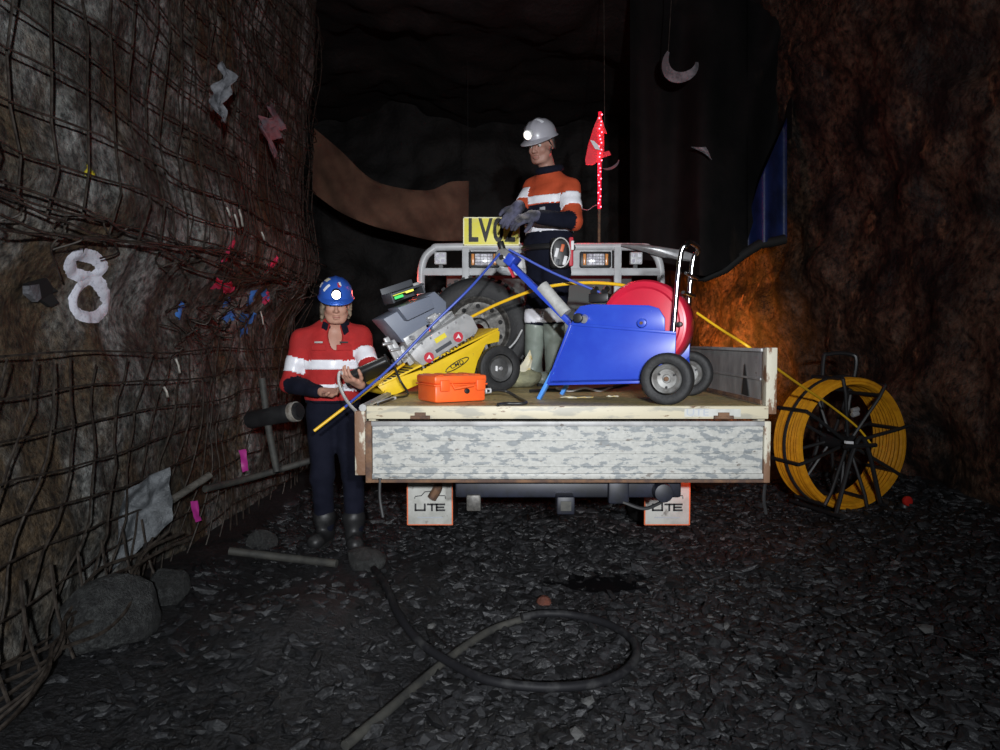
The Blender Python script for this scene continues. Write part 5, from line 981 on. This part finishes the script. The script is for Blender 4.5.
def person(name, label, J, Rb, Rh, o):
    """J: joints in world space; Rb body yaw matrix (front -y), Rh head rotation"""
    loc = J['root']; root = thing(name, label, 'person', tuple(loc)); j = {k: v - loc for k, v in J.items() if k != 'root'}
    nk, ch, pel = j['neck'], j['chest'], j['pelvis']; F_ = Rb @ v3(0, -1, 0)
    # body: one continuous skin surface, slimmer than the clothes
    sd = SDF(); head(sd, j['head'], Rh); sd.cone(nk - v3(0, 0, .02), j['head'] + Rh @ v3(0, .015, -.06), .056, .052, .025, 1)
    sd.ell(ch, (.145, .095, .19), Rb, .03); sd.ell((ch + pel) / 2, (.125, .085, .17), Rb, .04); sd.ell(pel, (.14, .095, .11), Rb, .03)
    for s_ in 'LR':
        sd.cone(nk, j['sh' + s_], .045, .045, .03); sd.cone(j['sh' + s_], j['el' + s_], .046, .038, .03); sd.cone(j['el' + s_], j['wr' + s_], .037, .026, .02)
        hd = j['hd' + s_]; hand(sd, j['wr' + s_], hd, o['palm' + s_], 1 if o['thumb' + s_] > 0 else -1, o['curl' + s_], 0.005, 0.0)
        sd.cone(j['hip' + s_], j['kn' + s_], .072, .05, .03); sd.cone(j['kn' + s_], j['an' + s_], .048, .034, .02); fd = o['foot' + s_] / np.linalg.norm(o['foot' + s_]); sd.cone(j['an' + s_] - v3(0, 0, .025), j['an' + s_] + fd * 0.12 - v3(0, 0, .04), .033, .022, .02)
    V, Q = sd.mesh(0.0058); npmesh('body', V, Q, o['skin'], root); eyes(root, j['head'], Rh, o['brow'])
    # shirt
    sh = SDF(); sh.ell(ch, (.185, .128, .215), Rb, .04, 1); sh.ell((ch + pel) / 2 - v3(0, 0, 0.0), (.170, .125, .20), Rb, .06, 1); sh.ell(pel + v3(0, 0, .06), (.172, .128, .12), Rb, .06, 1)
    for s_, lb in (('L', 2), ('R', 3)):
        sh.cone(nk - v3(0, 0, .022), j['sh' + s_] - v3(0, 0, .012), .062, .056, .05, 1); sh.cone(j['sh' + s_], j['el' + s_], .062, .058, .05, lb); wr_ = j['wr' + s_]; el = j['el' + s_]; sh.cone(el, el + (wr_ - el) * 0.86, .057, .044, .02, lb + 2)
    if o['vneck']: sh.ell(nk + F_ * 0.095 - v3(0, 0, .045), (.042, .06, .10), Rb, .01, 0, True)
    zb = pel[2] + o['hem']; V, Q = sh.mesh(0.0085, 0.012, 11, o['seed'], cut=lambda X, Y, Z: zb - Z)
    lab = sh.label(V); fc = V[Q].mean(1); fl = lab[Q[:, 0]]
    def along(a, b, P): d = b - a; return ((P - a) @ d) / (d @ d)
    mi = np.zeros(len(Q), int); torso = (fl <= 1); dz = fc[:, 2] - ch[2]
    mi[torso & (dz < o['two_tone'])] = 1; mi[fl >= 4] = o['fore_navy']
    npmesh('shirt', V, Q, None, root, [o['shirt'], 'navy'], mi)
    shirt_o = root.children[-1]
    for lo_, hi_ in o['bands']:
        sel = torso & (dz > lo_) & (dz < hi_)
        if sel.any(): band('reflective_stripe', V, Q, sel, 0.004, 'reflective', shirt_o)
    for s_, lb in (('L', 2), ('R', 3)):
        t = along(j['sh' + s_], j['el' + s_], fc); a0, a1 = o['armband']; sel = (fl == lb) & (t > a0) & (t < a1)
        if sel.any(): band('reflective_stripe', V, Q, sel, 0.004, 'reflective', shirt_o)
    # collar
    cb = SDF()
    for k in range(13):
        a = R(-150 + k * 25); a2 = a + R(25); ga = o['vneck'] and abs(math.degrees((a + a2) / 2 + math.pi / 2)) < 42
        if ga: continue
        p = lambda q: nk + Rb @ v3(.073 * math.cos(q), .076 * math.sin(q) + .004, .018 + .020 * math.sin(q)); cb.cone(p(a), p(a2), .021, .021, .02)
    Vc, Qc = cb.mesh(0.006); npmesh('collar', Vc, Qc, 'navy', shirt_o)
    # trousers
    tr = SDF(); tr.ell(pel + v3(0, 0, .02), (.165, .120, .13), Rb, .05, 1)
    for s_, lb in (('L', 2), ('R', 3)):
        tr.cone(j['hip' + s_], j['kn' + s_], .098, .072, .04, lb); kn, an = j['kn' + s_], j['an' + s_]; tr.cone(kn, kn + (an - kn) * o['cuff'], .070, .060, .03, lb + 2)
    V, Q = tr.mesh(0.009, 0.012, 10, o['seed'] + 5, cut=lambda X, Y, Z: Z - (zb + 0.03)); tro = npmesh('trousers', V, Q, 'navy', root)
    lab = tr.label(V); fc = V[Q].mean(1); fl = lab[Q[:, 0]]
    for s_, lb in (('L', 4), ('R', 5)):
        t = along(j['kn' + s_], j['an' + s_], fc)
        if o.get('legband'):
            sel = ((fl == lb) | (fl == lb - 2)) & (fc[:, 2] > o['legband'][0]) & (fc[:, 2] < o['legband'][1])
            if sel.any(): band('reflective_stripe', V, Q, sel, 0.004, 'reflective', tro)
    # boots
    for s_ in 'LR':
        an, kn = j['an' + s_], j['kn' + s_]; fz = -an[2] ; bt = SDF(); d = o['foot' + s_]; d = d / np.linalg.norm(d); base = v3(an[0], an[1], 0.0)
        bt.cone(an + (kn - an) * o['boot_top'], an + v3(0, 0, .01), .074, .056, .03); bt.cone(base + v3(0, 0, .055) - d * 0.035, base + v3(0, 0, .045) + d * 0.15, .050, .040, .04); bt.ell(base + v3(0, 0, .05) + d * 0.15, (.05, .055, .045), None, .03)
        V, Q = bt.mesh(0.009, 0.004, 16, 3.0, cut=lambda X, Y, Z: 0.012 - Z + 0 * X + 0 * Y); bo = npmesh('boot', V, Q, o['boot'], root)
        rt = np.stack([v3(d[1], -d[0], 0), d, v3(0, 0, 1)], 1); b = B(); n = 24
        for zz in (0.0,): b.slab([Vector(base + d * 0.055 + rt @ v3(0.054 * math.cos(a) * (1 - 0.12 * math.sin(a + .2) ** 2), 0.150 * math.sin(a), 0.001)) for a in np.linspace(0, 2 * math.pi, n, endpoint=False)], (0, 0, 1), 0.022)
        b.obj('sole', 'black_matte', bo)
    return root, j, shirt_o, tro
def rz(a): c, s_ = math.cos(a), math.sin(a); return np.array([[c, -s_, 0], [s_, c, 0], [0, 0, 1.]])
def rx(a): c, s_ = math.cos(a), math.sin(a); return np.array([[1, 0, 0], [0, c, -s_], [0, s_, c]])
def ry(a): c, s_ = math.cos(a), math.sin(a); return np.array([[c, 0, s_], [0, 1, 0], [-s_, 0, c]])
def Wn(px, py, D): return np.array(W(px, py, D))

# --- man standing on the tray, facing left and towards us, looking down at his hands
yw = R(-36)   # front (0,-1) turned towards -x
Rb = rz(yw); Rh = rz(R(-33)) @ rx(R(20))
D0 = 4.80; feet = v3(W(541, 384, D0)[0], D0, ZT)
A = dict(root=feet, head=Wn(541, 144.5, 4.78), neck=Wn(549, 172.5, 4.81), chest=Wn(550, 208, 4.82), pelvis=Wn(548, 257, 4.82),
         shL=Wn(570, 188, 4.72), shR=Wn(534, 187, 4.93), elL=Wn(574, 221, 4.60), elR=Wn(519, 214, 4.80), wrL=Wn(534, 216, 4.47), wrR=Wn(519, 206, 4.58),
         hipL=Wn(557, 272, 4.76), hipR=Wn(541, 272, 4.88), knL=Wn(554, 318, 4.70), knR=Wn(536, 318, 4.78), anL=v3(Wn(554, 375, 4.74)[0], 4.74, ZT + .085), anR=v3(Wn(533, 375, 4.84)[0], 4.84, ZT + .085))
hdL = Wn(514, 221, 4.42) - A['wrL']; hdR = Wn(500, 231, 4.50) - A['wrR']
A['hdL'] = hdL + feet; A['hdR'] = hdR + feet
oA = dict(skin='skin_dark', brow='hair_dark', shirt='shirt_orange', vneck=False, hem=0.06, two_tone=0.008, fore_navy=1, bands=[(0.012, 0.068), (-0.175, -0.115)], armband=(0.28, 0.62), seed=2.0, cuff=0.12, legband=(0.425, 0.515), boot='boot_grey', boot_top=0.84,
          palmL=v3(-.5, .3, -.8), palmR=v3(-.4, -.1, -.6), thumbL=1, thumbR=-1, curlL=[.35, .4, .45, .5], curlR=[.25, .35, .4, .45], footL=v3(-.55, -.8, 0), footR=v3(-.75, -.6, 0))
pa, ja, sho, tro = person('person', 'person in orange hi-vis shirt and white helmet standing on the tray', A, Rb, Rh, oA)
helmet(pa, ja['head'], Rh, 'helmet_white', 'cap_lens_dim', [(48, 62, 0.026, 0.075, 'reflective', 20), (-60, 50, 0.026, 0.07, 'reflective', 0)])
for s_ in 'LR':
    g = SDF(); hand(g, ja['wr' + s_], ja['hd' + s_], oA['palm' + s_], 1 if oA['thumb' + s_] > 0 else -1, oA['curl' + s_], 0.004, 0.0032, 0); d = ja['wr' + s_] - ja['el' + s_]; d /= np.linalg.norm(d); g.cone(ja['wr' + s_] - d * 0.05, ja['wr' + s_] + d * 0.02, .040, .034, .02)
    Vg, Qg = g.mesh(0.0050); npmesh('glove', Vg, Qg, 'glove', pa)
Mx = Matrix.Translation(Vector(ja['head'])) @ Matrix(Rh.tolist()).to_4x4()
hs = SDF(); fh = lambda x, y, z: ja['head'] + Rh @ v3(x, y, z)
for x, y in ((-.066, .05), (.066, .05), (0, .095), (-.04, .085), (.04, .085)): hs.cone(fh(x, y, .05), fh(x * 1.02, y, -.035), .018, .012, .02)
Vh, Qh = hs.mesh(0.006, 0.004, 60); npmesh('hair', Vh, Qh, 'hair_dark', pa)
B().tube([(.076, -.03, .03), (.080, 0.0, -.02), (.060, -.04, -.085)], .005, 6).xf(Mx).obj('chin_strap', 'black_plastic', pa)
pc = ja['pelvis']; b = B(); bl = []
for a in np.linspace(0, 2 * math.pi, 36, endpoint=False): p = pc + Rb @ v3(.178 * math.cos(a), .135 * math.sin(a), 0.055); bl.append(Vector(p))
b.tube(bl, 0.021, 8, True); be = b.obj('belt', 'black_plastic', pa)
q = pc + Rb @ v3(0.150, -0.105, 0.02); qq = Matrix.Translation(Vector(q)) @ Matrix.Rotation(yw + R(40), 4, 'Z')
po = B().box((0, -0.03, -0.02), (0.125, 0.07, 0.20), bev=0.025, seg=3).xf(qq).obj('belt_pouch', 'black_plastic', be)
B().tube([(0.062 * math.cos(a), -0.070, -0.02 + 0.095 * math.sin(a)) for a in np.linspace(0, 6.28, 24, endpoint=False)], 0.006, 6, True).xf(qq).obj('pouch_rim', 'rim_steel', be)
for x, z, m_, hh in ((-0.025, 0.0, 'decal_white', 0.06), (0.012, 0.03, 'orange_red', 0.05), (0.03, -0.05, 'decal_white', 0.06), (-0.02, -0.065, 'machine_dark', 0.05)): B().box((x, -0.066, z - 0.02), (0.022, 0.008, hh), (0, 0.25, 0), 0.003).xf(qq).obj('pouch_tool', m_, be)
B().box((0.075, -0.02, -0.01), (0.03, 0.06, 0.19), bev=0.01).xf(qq).obj('radio', 'decal_red', be); B().box((0.082, -0.045, 0.03), (0.02, 0.02, 0.06), bev=0.004).xf(qq).obj('radio_screen', 'decal_white', be)
b = B().box((0, 0, 0), (0.042, 0.01, 0.055), bev=0.003); q = ja['chest'] + Rb @ v3(0.03, -0.142, -0.045); b.xf(Matrix.Translation(Vector(q)) @ Matrix.Rotation(yw, 4, 'Z')).obj('gas_monitor', 'print_grey', sho)
q = ja['chest'] + Rb @ v3(0.02, -0.145, 0.06)
lz = ja['head'] + Rh @ v3(0, -.19, .085); tgt = ja['head'] + Rh @ v3(0, -1.2, -.35)
lamp('cap_lamp_light', 'SPOT', tuple(lz), 14, (1, .92, .75), 0.02, (0.15 - feet[0], 3.55 - feet[1], 0), 75, 1, pa)

# --- man beside the tray in the red shirt, reading a handset
yw2 = R(12); Rb2 = rz(yw2); Rh2 = rz(R(14)) @ rx(R(13)); D1 = 4.40
fx = W(338, 545, D1); gzb = gz(fx.x, D1); feet2 = v3(fx.x, D1, gzb)
Bm = dict(root=feet2, head=Wn(336, 303, 4.33), neck=Wn(335, 327, 4.42), chest=Wn(332, 352, 4.42), pelvis=Wn(334, 408, 4.46),
          shL=Wn(361, 336, 4.45), shR=Wn(302, 339, 4.38), elL=Wn(371, 372, 4.30), elR=Wn(290, 384, 4.34), wrL=Wn(361, 385, 4.06), wrR=Wn(322, 392, 4.18),
          hipL=Wn(347, 415, 4.47), hipR=Wn(322, 415, 4.45), knL=Wn(353, 474, 4.40), knR=Wn(322, 474, 4.38), anL=v3(Wn(354, 530, 4.40)[0], 4.40, gzb + .085), anR=v3(Wn(325, 530, 4.46)[0], 4.46, gzb + .085))
Bm['hdL'] = Wn(350, 380, 4.00) - Bm['wrL'] + feet2; Bm['hdR'] = Wn(342, 393, 4.14) - Bm['wrR'] + feet2
oB = dict(skin='skin', brow='hair_blond', shirt='shirt_red', vneck=True, hem=0.04, two_tone=-0.30, fore_navy=1, bands=[(-0.105, -0.050), (-0.245, -0.195)], armband=(0.42, 0.74), seed=6.0, cuff=0.93, legband=None, boot='boot_black', boot_top=0.25,
          palmL=v3(-.3, -.2, .9), palmR=v3(.1, -.3, .5), thumbL=-1, thumbR=1, curlL=[.5, .55, .6, .6], curlR=[.55, .6, .65, .7], footL=v3(.25, -1, 0), footR=v3(-.15, -1, 0))
pb, jb, shb, trb = person('person', 'person in red hi-vis shirt and blue helmet standing beside the tray holding a handset', Bm, Rb2, Rh2, oB)
helmet(pb, jb['head'], Rh2, 'helmet_blue', 'cap_lens_lit', [(-38, 30, 0.022, 0.06, 'reflective', -30), (-75, 32, 0.03, 0.035, 'reflective', 10), (-62, 58, 0.045, 0.035, 'paper', 0), (12, 42, 0.018, 0.035, 'decal_red', 0), (18, 46, 0.014, 0.035, 'decal_white', 0)], 0.90)
hs = SDF(); fh = lambda x, y, z: jb['head'] + Rh2 @ v3(x, y, z)
for x, y, zz in ((-.078, .0, -.09), (-.08, .03, -.12), (.078, .02, -.08), (-.07, .06, -.13), (0, .095, -.12), (-.04, .085, -.13), (.045, .085, -.12), (.07, .055, -.10)): hs.cone(fh(x * .95, y, .05), fh(x * 1.08, y + .005, zz), .020, .012, .02)
Vh, Qh = hs.mesh(0.006, 0.010, 50); npmesh('hair', Vh, Qh, 'hair_blond', pb)
lz = jb['head'] + Rh2 @ v3(0, -.20, .085); tgt = jb['head'] + Rh2 @ v3(0.1, -0.9, -.5)
lamp('cap_lamp_light', 'SPOT', tuple(lz), 6, (1, .96, .9), 0.02, tuple(tgt), 70, 1, pb)
# pocket flaps and name strips
for ppl, jj, Rm_, sh_, m_, us in ((pb, jb, Rb2, shb, 'shirt_red', (-.075, .075)), ):
    for u in us:
        q = jj['chest'] + Rm_ @ v3(u, -.128, 0.03); B().box((0, 0, 0), (0.09, 0.008, 0.035), bev=0.003).xf(Matrix.Translation(Vector(q)) @ Matrix.Rotation(yw2 + u * 3, 4, 'Z')).obj('pocket_flap', m_, sh_)
        q = jj['chest'] + Rm_ @ v3(u, -.133, 0.062); B().box((0, 0, 0), (0.05, 0.004, 0.010)).xf(Matrix.Translation(Vector(q)) @ Matrix.Rotation(yw2 + u * 3, 4, 'Z')).obj('name_strip', 'print_black' if u > 0 else 'wrap_tape', sh_)
for sx in (-1, 1):
    q = jb['neck'] + Rb2 @ v3(sx * .062, -.088, -.012); B().box((0, 0, 0), (0.040, 0.012, 0.085), (R(14), sx * R(-24), 0), 0.005).xf(Matrix.Translation(Vector(q)) @ Matrix.Rotation(yw2 + sx * 0.45, 4, 'Z')).obj('collar_lapel', 'navy', shb)
# handset held by the man in red
hc = W(366, 373, 4.03); hs_ = thing('handset', 'black handheld monitor gripped by the person in the red shirt', 'handset', hc); am = Matrix.Rotation(R(-24), 4, 'Y') @ Matrix.Rotation(R(-28), 4, 'X')
B().box((0.03, 0, 0), (0.25, 0.13, 0.05), bev=0.018, seg=3).xf(am).obj('housing', 'black_plastic', hs_); B().box((0.04, -0.0, 0.026), (0.15, 0.09, 0.004), bev=0.002).xf(am).obj('screen', 'cab_glass', hs_); B().cyl((-0.07, 0, 0), (-0.13, 0, -0.012), 0.022, 0.018, seg=16, bev=0.004).xf(am).obj('grip', 'black_plastic', hs_)
B().box((0.15, 0, 0.0), (0.012, 0.135, 0.055), bev=0.004).xf(am).obj('end_guard', 'pipe_dark', hs_)
cable('signal_lead', [W(347, 378, 4.0), W(340, 372, 3.97), W(339, 383, 3.9), W(345, 398, 3.75), W(356, 411, 3.55), W(366, 413, 3.42), W(378, 404, 3.40), W(395, 398, 3.52)], 0.009, 'cable_grey', 'grey cable looping from the handset down over the tray corner')
